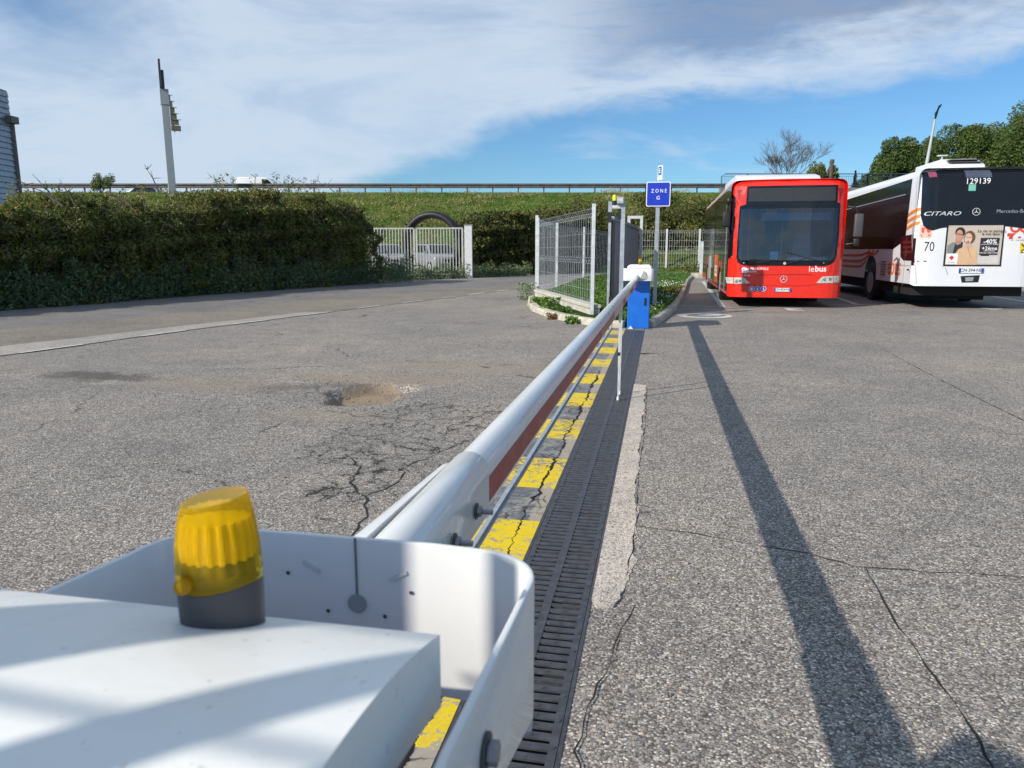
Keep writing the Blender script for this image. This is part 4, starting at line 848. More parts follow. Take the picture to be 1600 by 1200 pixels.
# flashing light on the frame, camera box beside it
def beacon_small(name, loc, lensmat, lab, s=1.0):
    r = empty(name, loc, 0, lab, 'warning light'); 
    MB().tube([(0, 0, 0), (0, 0, .085*s)], [.042*s, .045*s], 16).build('base', M_black, r); MB().tube([(0, 0, .087*s), (0, 0, .17*s), (0, 0, .20*s)], [.044*s, .044*s, .03*s], 18).build('lens', lensmat, r, smooth=True); return r
beacon_small('warning_light', (-.885, 14.45, 2.172), M_lime, 'lime yellow warning light on top of the sliding gate frame', .95)
root = empty('detector_box', (-.77, 14.42, 2.172), 0, 'small grey detector box beside the lime warning light', 'sensor box')
MB().box(-.065, .065, -.06, .06, 0, .15).build('housing', M_galv, root, bevel=.012); MB().box(-.045, .045, -.066, -.0605, .06, .12).build('window', M_galvw, root); MB().box(-.065, .065, -.064, -.0602, .0, .03).build('lower_cover', M_dgrey, root)
root = empty('rear_guide_frame', (-.76, 21.9, 0), 0, 'white square frame holding the far end of the sliding gate', 'gate frame')
MB().box(.16, .24, -.05, .05, 0, 2.30).build('upright', M_galvw, root); MB().box(-.20, -.12, -.05, .05, 0, 2.30).build('upright', M_galvw, root); MB().box(-.12, .16, -.05, .05, 2.22, 2.30).build('top_bar', M_galvw, root)

# ================================================================== SIGN POST
root = empty('zone_sign', (-.085, 16.0, .08), 0, 'square blue sign with white letters on a tall grey post in the lawn', 'sign')
MB().box(-.040, .040, .005, .05, 0, 2.62).build('post', M_galv, root, bevel=.004); MB().box(-.07, .07, -.02, .08, .0, .02).build('foot_plate', M_galv, root); MB().box(-.05, .05, -.004, .055, .88, .90).build('clamp', M_galv, root)
def fm(x, z, off): return Vector((x, -off, z))
patch('plate', [rrect(-.245, .245, 2.145, 2.640, .035)], lambda x, z, o: fm(x, z, o+.004), M_swhite, root, .02, .02, 9, 9)
patch('blue_field', [rrect(-.228, .228, 2.162, 2.623, .025)], lambda x, z, o: fm(x, z, o), M_sblue, root, .027, .002, 9, 9)
text('lettering', 'ZONE', .105, lambda x, z: (x+.012, -.0285, z+2.455), M_txt, root, bold=.004, spacing=1.6, xs=.82)
text('lettering', 'G', .105, lambda x, z: (x, -.0285, z+2.315), M_txt, root, bold=.006)
root = empty('small_sign', (-.075, 16.09, .08), R(-62), 'narrow white and blue parking sign seen almost edge on above the blue sign', 'sign')
MB().tube([(0, .0, 0), (0, .0, 2.9)], .016, 10).build('pole', M_galv, root)
MB().box(-.06, .14, -.01, .01, 2.76, 2.97).build('plate', M_swhite, root); MB().box(-.03, .11, -.014, -.0105, 2.78, 2.95).build('blue_field', simple('teal_sign', (.02, .16, .28), .5), root); text('lettering', 'E', .13, lambda x, z: (x+.04, -.0155, z+2.865), M_txt, root, bold=.01)
MB().box(-.06, .14, -.012, .012, 2.68, 2.75).build('sub_plate', M_txt, root)

# ================================================================== BARRIERS
CX = -.345
def stadium(cx, cz, r, zb, n=10, fl=1.0):
    return [(cx+r*cos(t)*fl, cz+r*sin(t)) for t in np.linspace(0, pi, n)]+[(cx-r*fl, zb), (cx+r*fl, zb)]
def loop_sheet(name, path, ztop, zbot, th, mat, parent):
    """bent plate following a plan path; ztop/zbot per point"""
    vs = []; n = len(path)
    for i, (x, y) in enumerate(path):
        a = path[max(i-1, 0)]; b = path[min(i+1, n-1)]; l = math.dist(a, b); nx_, ny_ = -(b[1]-a[1])/l, (b[0]-a[0])/l
        for o_, z in ((0, zbot[i]), (0, ztop[i]), (th, ztop[i]), (th, zbot[i])): vs.append((x+nx_*o_, y+ny_*o_, z))
    fs = [(i*4+j, i*4+(j+1) % 4, (i+1)*4+(j+1) % 4, (i+1)*4+j) for i in range(n-1) for j in range(4)]+[(0, 1, 2, 3), ((n-1)*4+3, (n-1)*4+2, (n-1)*4+1, (n-1)*4)]
    return MB().add(vs, fs).build(name, mat, parent, bevel=.0012, smooth=True)
def arc(cx, cy, r, a0, a1, n=8): return [(cx+r*cos(R(a0+(a1-a0)*k/n)), cy+r*sin(R(a0+(a1-a0)*k/n))) for k in range(n+1)]
def hexbolt(parent, x, y, z, dx=1, s=1.0):
    r = empty('bolt', (x, y, z)); r.parent = parent
    MB().tube([(0, 0, 0), (dx*.003*s, 0, 0)], .0165*s, 20).build('washer', M_dgrey, r)
    MB().tube([(dx*.003*s, 0, 0), (dx*.012*s, 0, 0)], .011*s, 6).build('nut', M_bolt, r, bevel=.0008)
    return r
def beacon(parent, loc, rz, lens, s=1.0, mat_base=None):
    b = empty('beacon', loc, rz); b.parent = parent; n = 72
    def ring(z, k, slant=0, rib=0, wave=0):
        out = []
        for i in range(n):
            t = 2*pi*i/n; rr_ = 1-(rib if i % 4 in (0, 1) else 0); zz = z+slant*cos(t-.25)+wave*cos(2*t+.9); out.append((.0280*s*k*rr_*cos(t), .0230*s*k*rr_*sin(t), zz*s*.95))
        return out
    def rings(name, rs_, mat, caps=(True, True)):
        vs = [p for r_ in rs_ for p in r_]; m = len(rs_); fs = [(j*n+i, j*n+(i+1) % n, (j+1)*n+(i+1) % n, (j+1)*n+i) for j in range(m-1) for i in range(n)]
        if caps[0]: fs.append(tuple(range(n-1, -1, -1)))
        if caps[1]: fs.append(tuple((m-1)*n+i for i in range(n)))
        return MB().add(vs, fs).build(name, mat, b, smooth=True)
    rings('base', [ring(-.012, 1.0), ring(.005, 1.0), ring(.030, 1.02, 0, 0, .0022), ring(.0325, 1.0, 0, 0, .0022)], mat_base or M_dgrey)
    rings('lens', [ring(.033, 1.01, 0, 0, .0022), ring(.0415, 1.03, 0, 0, .001), ring(.043, 1.02, 0, .0), ring(.0435, 1.02, 0, .045), ring(.060, .99, 0, .045), ring(.080, .90, .002, .045), ring(.091, .81, .0035, .035), ring(.0925, .795, .0035, 0), ring(.0945, .76, .0035, 0)], lens)
    rings('inner_socket', [ring(.034, .80), ring(.050, .80)], M_dgrey)
    rings('reflector', [ring(.0505, .84, 0, .16), ring(.062, .86, 0, .16), ring(.079, .78, 0, .12), ring(.080, .5)], M_reflector)
    MB().tube([(-.016*s, -.019*s, .036*s), (-.016*s, -.0245*s, .037*s)], .0055*s, 14).build('screw_boss', lens, b)
    return b

# ---- near barrier
root = empty('barrier', (CX, .3, 0), 0, 'white hooded barrier in the foreground, amber lamp on its hood, holding the long boom', 'barrier'); B0 = Vector((CX, .3, 0))
gx = np.linspace(-.498, -.14, 26)-CX; gy = np.linspace(-.10, .45, 34); 
def hz(x, y): 
    z = 1.103-.85*max(y-.25, 0)**2-.25*max(.12-y, 0)**2; e = min(x-gx[0], gx[-1]-x); return z
vs = [(x, y-.3, hz(x, y)) for y in gy for x in gx]; nxg = len(gx); nyg = len(gy); fs = [(j*nxg+i, j*nxg+i+1, (j+1)*nxg+i+1, (j+1)*nxg+i) for j in range(nyg-1) for i in range(nxg-1)]
rim_ = [(0, i) for i in range(nxg)]+[(j, nxg-1) for j in range(1, nyg)]+[(nyg-1, i) for i in range(nxg-2, -1, -1)]+[(j, 0) for j in range(nyg-2, 0, -1)]
o0 = len(vs); 
for j, i in rim_: x, y, z = vs[j*nxg+i]; dz_ = .055+.085*max(0, (.45-(y+.3)))*.6; vs.append((x, y, z-dz_))
m = len(rim_)
for k in range(m):
    a = rim_[k][0]*nxg+rim_[k][1]; b = rim_[(k+1) % m][0]*nxg+rim_[(k+1) % m][1]; fs.append((a, b, o0+(k+1) % m, o0+k))
MB().add(vs, fs).build('hood', M_wplas, root, smooth=True)
MB().box(-.178, .190, -.37, .10, 0, 1.02).build('cabinet', M_blue, root, bevel=.01)
path = [(-.510, .20), (-.510, .38)]+arc(-.430, .610, .080, 180, 90, 8)+[(-.38, .690), (-.30, .690), (-.22, .690)]+arc(-.170, .625, .060, 90, 0, 8)+[(-.110, .50), (-.110, .35), (-.110, .12)]
zt = [1.03 if y > .6 else 1.03+.02*min(1, (.6-y)/.2) for x, y in path]; zb = [.858 if y > .60 else max(.858, .925 if x > CX else .93) for x, y in path]
for i, (x, y) in enumerate(path):
    if x > CX and y <= .64: zt[i] = 1.03+.03*min(1, max(0, (.62-y))/.3); zb[i] = .93 if y < .61 else .89
path = [(x-B0.x, y-B0.y) for x, y in path]
loop_sheet('collar', path, zt, zb, .006, M_wmet, root)
MB().box(-.306-CX-.0011, -.306-CX+.0011, .6887-.3, .6898-.3, .96, 1.031).build('collar_seam', simple('seam_grey', (.16, .17, .18), .6), root)
MB().tube([(-.306-CX, .6887-.3, .957), (-.306-CX, .6875-.3, .957)], .0105, 20).build('keyhole', simple('hole_grey', (.28, .30, .32), .6), root)
for x, z, a in ((-.357, .995, -.5), (-.259, .992, .5)):
    mb = MB(); c = Vector((x-CX, .6884-.3, z)); d = Vector((cos(a)*.011, 0, sin(a)*.011)); mb.bar(c-d, c+d, .0035, .001); mb.build('slot_tab', M_wflat, root)
for x, z in ((-.245, .975), (-.385, .985), (-.34, .945), (-.275, .945)): MB().tube([(x-CX, .6887-.3, z), (x-CX, .6884-.3, z)], .0022, 10).build('rivet', M_dgrey, root)
hexbolt(root, -.1035-CX+.0, .428-.3, 1.0, 1, .8)
MB().box(-.12, .10, .33, .385, .80, .862).build('pivot_bracket', M_dgrey, root, bevel=.004)
beacon(root, (-.2885-CX, .425-.3, hz(0, .425)-.0), R(14), M_amber, 1.0)
# boom and sleeve
BX, BZ = -.385, .865; YB0, YB1 = .70, 12.58
def sag(y): return -.010*sin(pi*(y-.7)/11.9)
ysb = np.linspace(YB0, YB1, 40); st_ = stadium(BX-CX, BZ, .040, .788, 14); vs = [(x, y-.3, z+sag(y)) for y in ysb for x, z in st_]; n = len(st_)
MB().add(vs, [(j*n+i, j*n+(i+1) % n, (j+1)*n+(i+1) % n, (j+1)*n+i) for j in range(len(ysb)-1) for i in range(n)]+[tuple(range(n)), tuple((len(ysb)-1)*n+i for i in range(n-1, -1, -1))]).build('boom', M_wmet, root, smooth=True)
MB().prism(stadium(BX-CX, BZ+.0005, .0425, .772, 14), 'y', .697-.3, 1.475-.3).build('boom_sleeve', M_wmet, root, bevel=.002, smooth=True)
MB().add([(-.456-CX, .70-.3, .905), (-.456-CX, .70-.3, .78), (-.4385-CX, 1.45-.3, .79), (-.4385-CX, 1.45-.3, .882), (-.4305-CX, 1.50-.3, .875), (-.4305-CX, 1.50-.3, .80),
          (-.420-CX, .70-.3, .912), (-.425-CX, .70-.3, .78), (-.4245-CX, 1.45-.3, .79), (-.4245-CX, 1.45-.3, .887), (-.4265-CX, 1.50-.3, .875), (-.4265-CX, 1.50-.3, .80)],
         [(0, 1, 2, 3), (3, 2, 5, 4), (9, 8, 7, 6), (10, 11, 8, 9), (0, 3, 9, 6), (3, 4, 10, 9), (4, 5, 11, 10), (5, 2, 8, 11), (2, 1, 7, 8), (1, 0, 6, 7)]).build('sleeve_flange', M_wmet, root)
MB().add([(-.50-CX, .70-.3, .93), (-.436-CX, .92-.3, .912), (-.436-CX, .92-.3, .80), (-.50-CX, .70-.3, .82)], [(0, 1, 2, 3)]).build('gusset', M_wmet, root)
for y, z in ((1.345, .823), (1.185, .823)):
    b = hexbolt(root, -.3395-CX, y-.3, z, 1, 1.0); MB().tube([(.010, 0, 0), (.034, 0, 0)], .0055, 12).build('stud', M_bolt, b); b2 = hexbolt(root, -.431-CX, y-.3, z, -1, .9)
def strip(name, y0, y1, mat):
    x = BX+.0402-CX; mb = MB(); ys_ = np.linspace(y0, y1, max(2, int((y1-y0)/.5)+1)); mb.add([(x+o_, y-.3, z+sag(y)) for y in ys_ for o_, z in ((0, .797), (.0015, .797), (.0015, .853), (0, .853))], [(j*4+i, j*4+(i+1) % 4, (j+1)*4+(i+1) % 4, (j+1)*4+i) for j in range(len(ys_)-1) for i in range(4)]+[(0, 1, 2, 3), ((len(ys_)-1)*4+3, (len(ys_)-1)*4+2, (len(ys_)-1)*4+1, (len(ys_)-1)*4)]); return mb.build(name, mat, root)
strip('red_strip', 1.476, 4.6, M_red)
for a, b, m_ in ((4.6, 6.0, simple('boom_strip_mid', (.40, .13, .10), .45, var=.1)), (6.0, 7.4, M_pink), (7.4, 7.9, M_red), (7.9, 9.1, M_pink), (9.1, 10.2, M_red), (10.2, 11.2, M_pink), (11.2, 12.4, M_red)): strip('red_strip' if m_ is not M_pink else 'pale_strip', a, b, m_)
lg = empty('support_leg', (BX+.055-CX, 6.57-.3, 0)); lg.parent = root
MB().box(-.008, .008, -.010, .010, .30, .80).box(-.008, .008, .26, .28, .30, .80).build('upper_bar', M_galvw, lg); MB().box(-.006, .006, -.008, .008, .03, .42).box(-.006, .006, .262, .278, .03, .42).build('lower_bar', M_galvw, lg)
MB().tube([(0, 0, .0), (0, 0, .03)], .011, 10).tube([(0, .27, .0), (0, .27, .03)], .011, 10).build('foot', M_txt, lg); MB().box(-.012, .012, -.013, .013, .405, .435).build('clamp', M_black, lg)
# ---- far barrier
root = empty('barrier', (CX, 13.05, 0), 0, 'blue barrier cabinet with white head and amber lamp at the far boom end', 'barrier')
MB().box(-.178, .192, -.20, .24, 0, .835).build('cabinet', M_blue, root, bevel=.012)
MB().box(.10, .135, -.215, -.198, .40, .53).build('lock', M_black, root, bevel=.004)
MB().prism([(-.20, 1.02), (.205, 1.02), (.205, 1.055), (.17, 1.085), (-.165, 1.085), (-.20, 1.055)], 'y', -.19, .30).build('hood', M_wplas, root, bevel=.012, smooth=True)
MB().box(-.18, .19, -.18, .22, .82, 1.03).build('head', M_wflat, root)
pth = [(.245, .05), (.245, -.38)]+arc(.190, -.395, .055, 0, -90, 6)+[(.05, -.45), (-.1, -.45)]+arc(-.195, -.395, .055, -90, -180, 6)+[(-.25, -.38), (-.25, .05)]
loop_sheet('collar', pth, [1.03]*len(pth), [.825]*len(pth), .006, M_wmet, root)
MB().add([(-.03, -.452, 1.01), (.085, -.50, 1.0), (.17, -.452, .86), (.02, -.50, .86), (-.06, -.452, .90)], [(0, 1, 3), (1, 2, 3), (0, 3, 4), (0, 4, 2, 1)]).build('boom_catch', M_wflat, root)
MB().tube([(-.06, -.62, .87), (-.03, -.45, .90)], .045, 12).build('boom_end_cap', M_wmet, root)
beacon(root, (.01, -.05, 1.083), 0, M_amber, 1.15)
MB().prism([(-.16, 0), (-.07, 0), (-.11, .045)], 'y', -.26, -.21).build('ground_marker', M_txt, root)

# ================================================================== unseen fence behind the photographer's left, shaped to cast shade on the near hood
K_ = sqrt(.5)
root = empty('yard_fence', ((-.48-1.2)*K_, (.48-1.2)*K_, 0), R(-45), 'unseen galvanised fence frame placed behind the near barrier, shading its white hood', 'fence')
MB().prism([(-.598+.48, 0), (-.472+.48, 0), (-.472+.48, 1.865), (-.560+.48, 1.865), (-.560+.48, 1.95), (-.598+.48, 1.95)], 'y', -.02, .02).build('fence_post', M_galv, root)  # top notched to keep the beacon out of its shade
for a, b in ((-.388, -.337), (-.292, -.215)):
    MB().box(a+.48, b+.48, -.02, .02, 0, 1.95).build('fence_post', M_galv, root)
MB().box(-.84+.48, -.662+.48, -.02, .02, 0, 1.93).build('fence_panel', M_galvw, root)
q = MB()
for a in range(3): q.bar((-.62+.48, -.04, 1.62+a*.10), (-.20+.48, -.04, 1.84+a*.10), .006, .006)
q.build('fence_brace', M_galv, root)

# ================================================================== BUSES
HWB = 1.275
def bus_front_map(x, z, off):
    a = min(abs(x)/HWB, 1.02); y = .20*a**9+max(z-1.15, 0)*.055+(.22*max(z-2.72, 0)**2/.0625 if z > 2.72 else 0)-.02*(1-a*a)
    return Vector((x, y-off, z))
def bus_rear_map(x, z, off):
    a = min(abs(x)/HWB, 1.02); y = .16*a**9+max(z-1.75, 0)*.10+(.16*max(z-2.95, 0)**2/.0225 if z > 2.95 else 0)
    return Vector((x, y-off, z))
def bus_shell(root, name, mat, z0, z1, y0, y1, arches=()):
    """side walls, roof and end wall; open towards the detailed face"""
    rr_ = .17; sec = [(-HWB, z0), (-HWB, z1-rr_)]+[(-HWB+.0+rr_-rr_*cos(t), z1-rr_+rr_*sin(t)) for t in np.linspace(.2, pi/2, 5)]+[(HWB-rr_+rr_*sin(t), z1-rr_+rr_*cos(t)) for t in np.linspace(0, pi/2-.2, 5)]+[(HWB, z1-rr_), (HWB, z0)]
    ys_ = [y0]+sorted([a for c in arches for a in (c-.55, c+.55)])+[y1]; n = len(sec)
    mb = MB(); vs = []; fs = []
    for y in ys_:
        for x, z in sec: vs.append((x, y, z))
    for j in range(len(ys_)-1):
        arch = any(abs((ys_[j]+ys_[j+1])/2-c) < .3 for c in arches)
        for i in range(n-1):
            if arch and i in (0, n-2):
                # wall above a round wheel arch
                x = sec[0][0] if i == 0 else sec[-1][0]; c = (ys_[j]+ys_[j+1])/2; top = z1-rr_; m_ = 12; o = len(vs)
                for k in range(m_+1): t = pi-pi*k/m_; yy = c+.55*cos(t); vs.append((x, yy, z0+(.62)*max(sin(t), 0)**.7)); vs.append((x, yy, top))
                fs += [(o+2*k, o+2*k+2, o+2*k+3, o+2*k+1) for k in range(m_)]
            else: fs.append((j*n+i, j*n+i+1, (j+1)*n+i+1, (j+1)*n+i))
    fs.append(tuple((len(ys_)-1)*n+i for i in range(n)))
    o = mb.add(vs, fs).build(name, mat, root, smooth=True); return o
def bus_wheels(root, cy, z=0, r=.48):
    for y in cy:
        for s_ in (-1, 1):
            wl_ = empty('wheel', (s_*(HWB-.16), y, r+z)); wl_.parent = root
            MB().tube([(-.14, 0, 0), (.14, 0, 0)], r, 28).build('tyre', M_black, wl_, bevel=.03, smooth=True)
            MB().tube([(s_*.10, 0, 0), (s_*.145, 0, 0)], .28, 20).build('rim', M_galv, wl_)
def fascia(name, polys, mat, root, mp, off=0.0, thick=.03, **k): return patch(name, polys, mp, mat, root, off, thick, **k)
def plate(root, mp, cx, cz, txt, s=1.0):
    r = patch('number_plate', [rrect(cx-.27*s, cx+.27*s, cz-.058*s, cz+.058*s, .01)], mp, M_plate, root, .022, .012, .14, 9)
    for a, b in ((-.27, -.222), (.222, .27)): patch('plate_band', [[(cx+a*s, cz-.056*s), (cx+b*s, cz-.056*s), (cx+b*s, cz+.056*s), (cx+a*s, cz+.056*s)]], mp, M_pblue, r, .0235, .001, 9, 9)
    text('plate_text', txt, .105*s, lambda x, z: mp(cx+x, cz+z+.003, .024), M_txtk, r, bold=.01, xs=.95); return r
def star(name, root, mp, cx, cz, r, mat, off=.006):
    ps = ringpoly(cx, cz, r*.86, r, 28)
    for a in (90, 210, 330): t = R(a); ps.append([(cx+r*.9*cos(t), cz+r*.9*sin(t)), (cx+r*.13*cos(t+pi/3), cz+r*.13*sin(t+pi/3)), (cx, cz), (cx+r*.13*cos(t-pi/3), cz+r*.13*sin(t-pi/3))])
    return patch(name, ps, mp, mat, root, off, .004, 9, 9)

# ---- red bus, front towards the camera
RBX, RBY = 2.86, 18.22
root = empty('city_bus', (RBX, RBY, 0), R(-.3), 'red city bus parked facing the camera, with dark destination board and large windscreen', 'bus'); RB = root
def r3(a, b):
    p = aty(1080+a/5.219, 250+b/5.217, RBY+.08); return (p.x-RBX, p.z)
def P3(*l): return [r3(*q) for q in l]
ZB, ZTt = .27, 2.93
bus_shell(root, 'body', M_bred, ZB+.02, ZTt, .19, 11.9, (2.75, 8.6))
wl_ = -1.095; wr = 1.11; wb = 1.045; wt = 2.76
glass_o = [(-1.0, 1.00), (-.90, .97), (.86, .97), (.98, 1.00), (1.07, 1.07), (1.11, 1.20), (1.13, 1.6), (1.12, 2.38), (1.05, 2.40), (1.05, 2.79), (-.93, 2.79), (-.95, 2.38), (-1.08, 2.34), (-1.10, 1.6), (-1.10, 1.16), (-1.07, 1.05)]
# painted parts of the face: lower panel, pillars, brow — they meet the glass edge
lower = [(-1.275, ZB), (-1.22, ZB-.03), (1.22, ZB-.03), (1.275, ZB), (1.275, 1.07), (1.07, 1.07), (.98, 1.00), (.86, .97), (-.90, .97), (-1.0, 1.00), (-1.07, 1.05), (-1.275, 1.05)]
fascia('front_panel', [lower], M_bred, root, bus_front_map)
fascia('front_pillar', [[(-1.275, 1.05), (-1.07, 1.05), (-1.10, 1.16), (-1.10, 1.6), (-1.08, 2.34), (-.95, 2.38), (-.93, 2.79), (-1.275, 2.79)]], M_bred, root, bus_front_map)
fascia('front_pillar', [[(1.07, 1.07), (1.275, 1.07), (1.275, 2.79), (1.05, 2.79), (1.05, 2.40), (1.12, 2.38), (1.13, 1.6), (1.11, 1.20)]], M_bred, root, bus_front_map)
fascia('front_brow', [[(-1.275, 2.79), (1.275, 2.79), (1.24, 2.90), (1.0, 2.945), (0, 2.96), (-1.0, 2.945), (-1.24, 2.90)]], M_bred, root, bus_front_map)
mpf = bus_front_map
patch('side_glass_wrap', [[(-1.276, 1.12), (-1.19, 1.20), (-1.18, 2.55), (-1.276, 2.66)]], bus_front_map, M_bblack, root, .003, .004, .02, 9)
patch('windscreen', [[(-1.06, 1.16), (-1.0, 1.10), (.98, 1.10), (1.06, 1.18), (1.09, 1.6), (1.085, 2.28), (-1.05, 2.28), (-1.065, 1.6)]], mpf, M_wind, root, -.006, 0, .25, .3)
patch('windscreen_border', [[(-1.0, 1.00), (-.90, .97), (.86, .97), (.98, 1.00), (1.07, 1.07), (1.11, 1.20), (1.06, 1.18), (.98, 1.10), (-1.0, 1.10), (-1.06, 1.16), (-1.10, 1.16), (-1.07, 1.05)],
      [(-1.10, 1.16), (-1.06, 1.16), (-1.065, 1.6), (-1.05, 2.28), (-1.08, 2.34), (-1.10, 1.6)], [(1.11, 1.20), (1.13, 1.6), (1.12, 2.38), (1.085, 2.28), (1.09, 1.6), (1.06, 1.18)],
      [(-1.05, 2.28), (1.085, 2.28), (1.12, 2.38), (1.05, 2.40), (1.05, 2.79), (-.93, 2.79), (-.95, 2.38), (-1.08, 2.34)]], mpf, M_bblack, root, -.002, .012)
patch('destination_board', [[(-.90, 2.44), (1.0, 2.44), (1.0, 2.74), (-.90, 2.74)]], mpf, M_bdisp, root, .002, .003)
for s_ in (-1, 1): patch('pillar_vent', [[(s_*1.06, 2.72), (s_*1.16, 2.72), (s_*1.10, 2.42)]], mpf, simple('pillar_vent_red', (.30, .01, .008), .6), root, .002, .001, 9, 9)  # triangular pillar slot, drawn in a darker red
# interior
MB().box(-1.2, 1.2, .25, 11.7, .34, .40).build('floor', M_int, root); MB().box(-1.0, 1.0, .16, .65, .95, 1.08).build('dashboard', M_dgrey, root, bevel=.03)
M_dash = simple('dash_reflection_pale', (.22, .30, .36), .6)  # pale blue panel standing in for the dash's reflection in the windscreen
MB().box(.10, .95, .22, .60, 1.08, 1.17).build('dash_reflection', M_dash, root, bevel=.05, smooth=True); MB().box(-.30, -.12, .3, .5, 1.08, 1.30).build('ticket_machine', simple('ticket_machine_blue', (.25, .42, .6), .5), root, bevel=.02)
sw = MB(); vs = []; fs = []
for i in range(24):
    for j in range(6): t = 2*pi*i/24; q_ = 2*pi*j/6; R_ = .22+.018*cos(q_); vs.append((.50+R_*cos(t), .62+R_*sin(t)*.6, 1.25+R_*sin(t)*.5+.018*sin(q_)))
for i in range(24):
    for j in range(6): fs.append((i*6+j, i*6+(j+1) % 6, (i+1) % 24*6+(j+1) % 6, (i+1) % 24*6+j))
sw.add(vs, fs).build('steering_wheel', M_black, root); MB().box(.3, .75, 1.0, 1.15, .9, 1.75).build('driver_seat', M_int, root, bevel=.05)
for x, y, z1 in ((-.75, 1.0, 2.3), (-.9, 1.9, 2.4), (.1, 1.5, 2.5)): MB().tube([(x, y, .4), (x, y, z1)], .018, 8).build('grab_pole', M_yel if x < 0 else M_galv, root)
for k in range(6):
    for x in (-.85, .75): MB().box(x-.38, x+.38, 4.2+k*1.1, 4.3+k*1.1, .8, 1.55).build('passenger_seat', M_int, root, bevel=.05)
MB().box(-.55, 1.0, .42, .47, 2.02, 2.20).build('sun_visor', simple('visor_grey', (.22, .30, .36), .7), root)
# wipers
for x0, x1, z1 in ((.02, .82, 1.03), (-.80, .0, 1.06)):
    mb = MB(); mb.bar(mpf(x0, 1.02, .03), mpf((x0+x1)/2+.05, 1.16 if x0 > 0 else 1.09, .035), .018, .018); mb.bar(mpf((x0+x1)/2-.4, 1.12 if x0 < 0 else 1.28, .03), mpf((x0+x1)/2+.42, 1.10 if x0 < 0 else 1.06, .03), .014, .014); mb.build('wiper', M_black, root)
patch('wiper_hub', [ellipse(*r3(755, 842), .032, .032, 16)], mpf, M_galvw, root, .03, .02, 9, 9)
for a in (425, 1073): patch('washer_nozzle', [ellipse(*r3(a, 838), .016, .012, 10)], mpf, M_galvw, root, .02, .015, 9, 9)
patch('screen_sticker', [rrect(r3(352, 0)[0], r3(374, 0)[0], r3(0, 788)[1], r3(0, 766)[1], .005)], mpf, M_txt, root, .002, .001, 9, 9)
# lamps, badge, plate, lettering
for poly in ([(283, 957), (342, 957), (342, 1008), (292, 1006)], [(348, 957), (425, 957), (476, 1004), (348, 1009)]): patch('headlight', [P3(*poly)], mpf, M_lampg, root, .008, .012, .08, 9)
for poly in ([(1158, 946), (1209, 944), (1207, 998), (1158, 1000)], [(1062, 949), (1152, 946), (1152, 1002), (1012, 1002)]): patch('headlight', [P3(*poly)], mpf, M_lampg, root, .008, .012, .08, 9)
for a, b in ((368, 990), (395, 985), (1080, 975), (1128, 972)):
    patch('headlight_bulb', ringpoly(*r3(a, b), .012, .030, 14), mpf, M_dgrey, root, .011, .003, 9, 9)
patch('bumper_seam', [P3((290, 1011), (500, 1016), (520, 1022), (960, 1022), (990, 1010), (1205, 1003), (1205, 1006), (992, 1013), (962, 1026), (518, 1026), (498, 1020), (290, 1015))], mpf, simple('seam_dark_red', (.18, .008, .005), .6), root, .0015, .001, .2, 9)
patch('grille_recess', [P3((500, 940), (560, 933), (700, 930), (960, 930), (1000, 940), (955, 938), (700, 937), (562, 940))], mpf, simple('recess_red', (.30, .01, .006), .5), root, .0015, .001, .2, 9)
patch('panel_seam', [P3((386, 858), (389, 858), (400, 915), (440, 960), (437, 962), (396, 917)), P3((1134, 855), (1137, 855), (1132, 900), (1100, 935), (1097, 932), (1128, 898))], mpf, simple('seam_dark_red', (.18, .008, .005), .6), root, .0015, .001, 9, 9)
star('star_badge', root, mpf, *r3(748, 970), .082, M_galvw, .02)
plate(root, mpf, *r3(738, 1056), 'CN·454·NE', .70)
cx_, cz_ = r3(1045, 888); text('lettering', 'bus', .185, lambda x, z: mpf(cx_+.01+x, cz_+z, .003), M_txt, root, bold=.016); cx2, cz2 = r3(981, 890); text('lettering', 'le', .185, lambda x, z: mpf(cx2-.02+x, cz2+z, .003), M_txt, root, bold=-.004)
cx3, cz3 = r3(534, 886); text('lettering', 'LA MÉTROPOLE', .075, lambda x, z: mpf(cx3+x, cz3+z, .003), M_txt, root, bold=.012, xs=.95); cx4, cz4 = r3(490, 908); text('lettering', 'Mobilité', .068, lambda x, z: mpf(cx4+x, cz4+z, .003), M_txt, root, bold=.008)
cx5, cz5 = r3(443, 941); text('fleet_number', '129140', .062, lambda x, z: mpf(cx5+x, cz5+z, .003), M_txt, root, xs=.95)
lx, lz = r3(437, 895); patch('operator_logo', ringpoly(lx-.03, lz+.015, .015, .048, 14)+ringpoly(lx+.04, lz-.01, .012, .045, 14)+[rrect(lx-.07, lx+.05, lz-.07, lz-.03, .01)], mpf, M_txt, root, .003, .002, 9, 9)
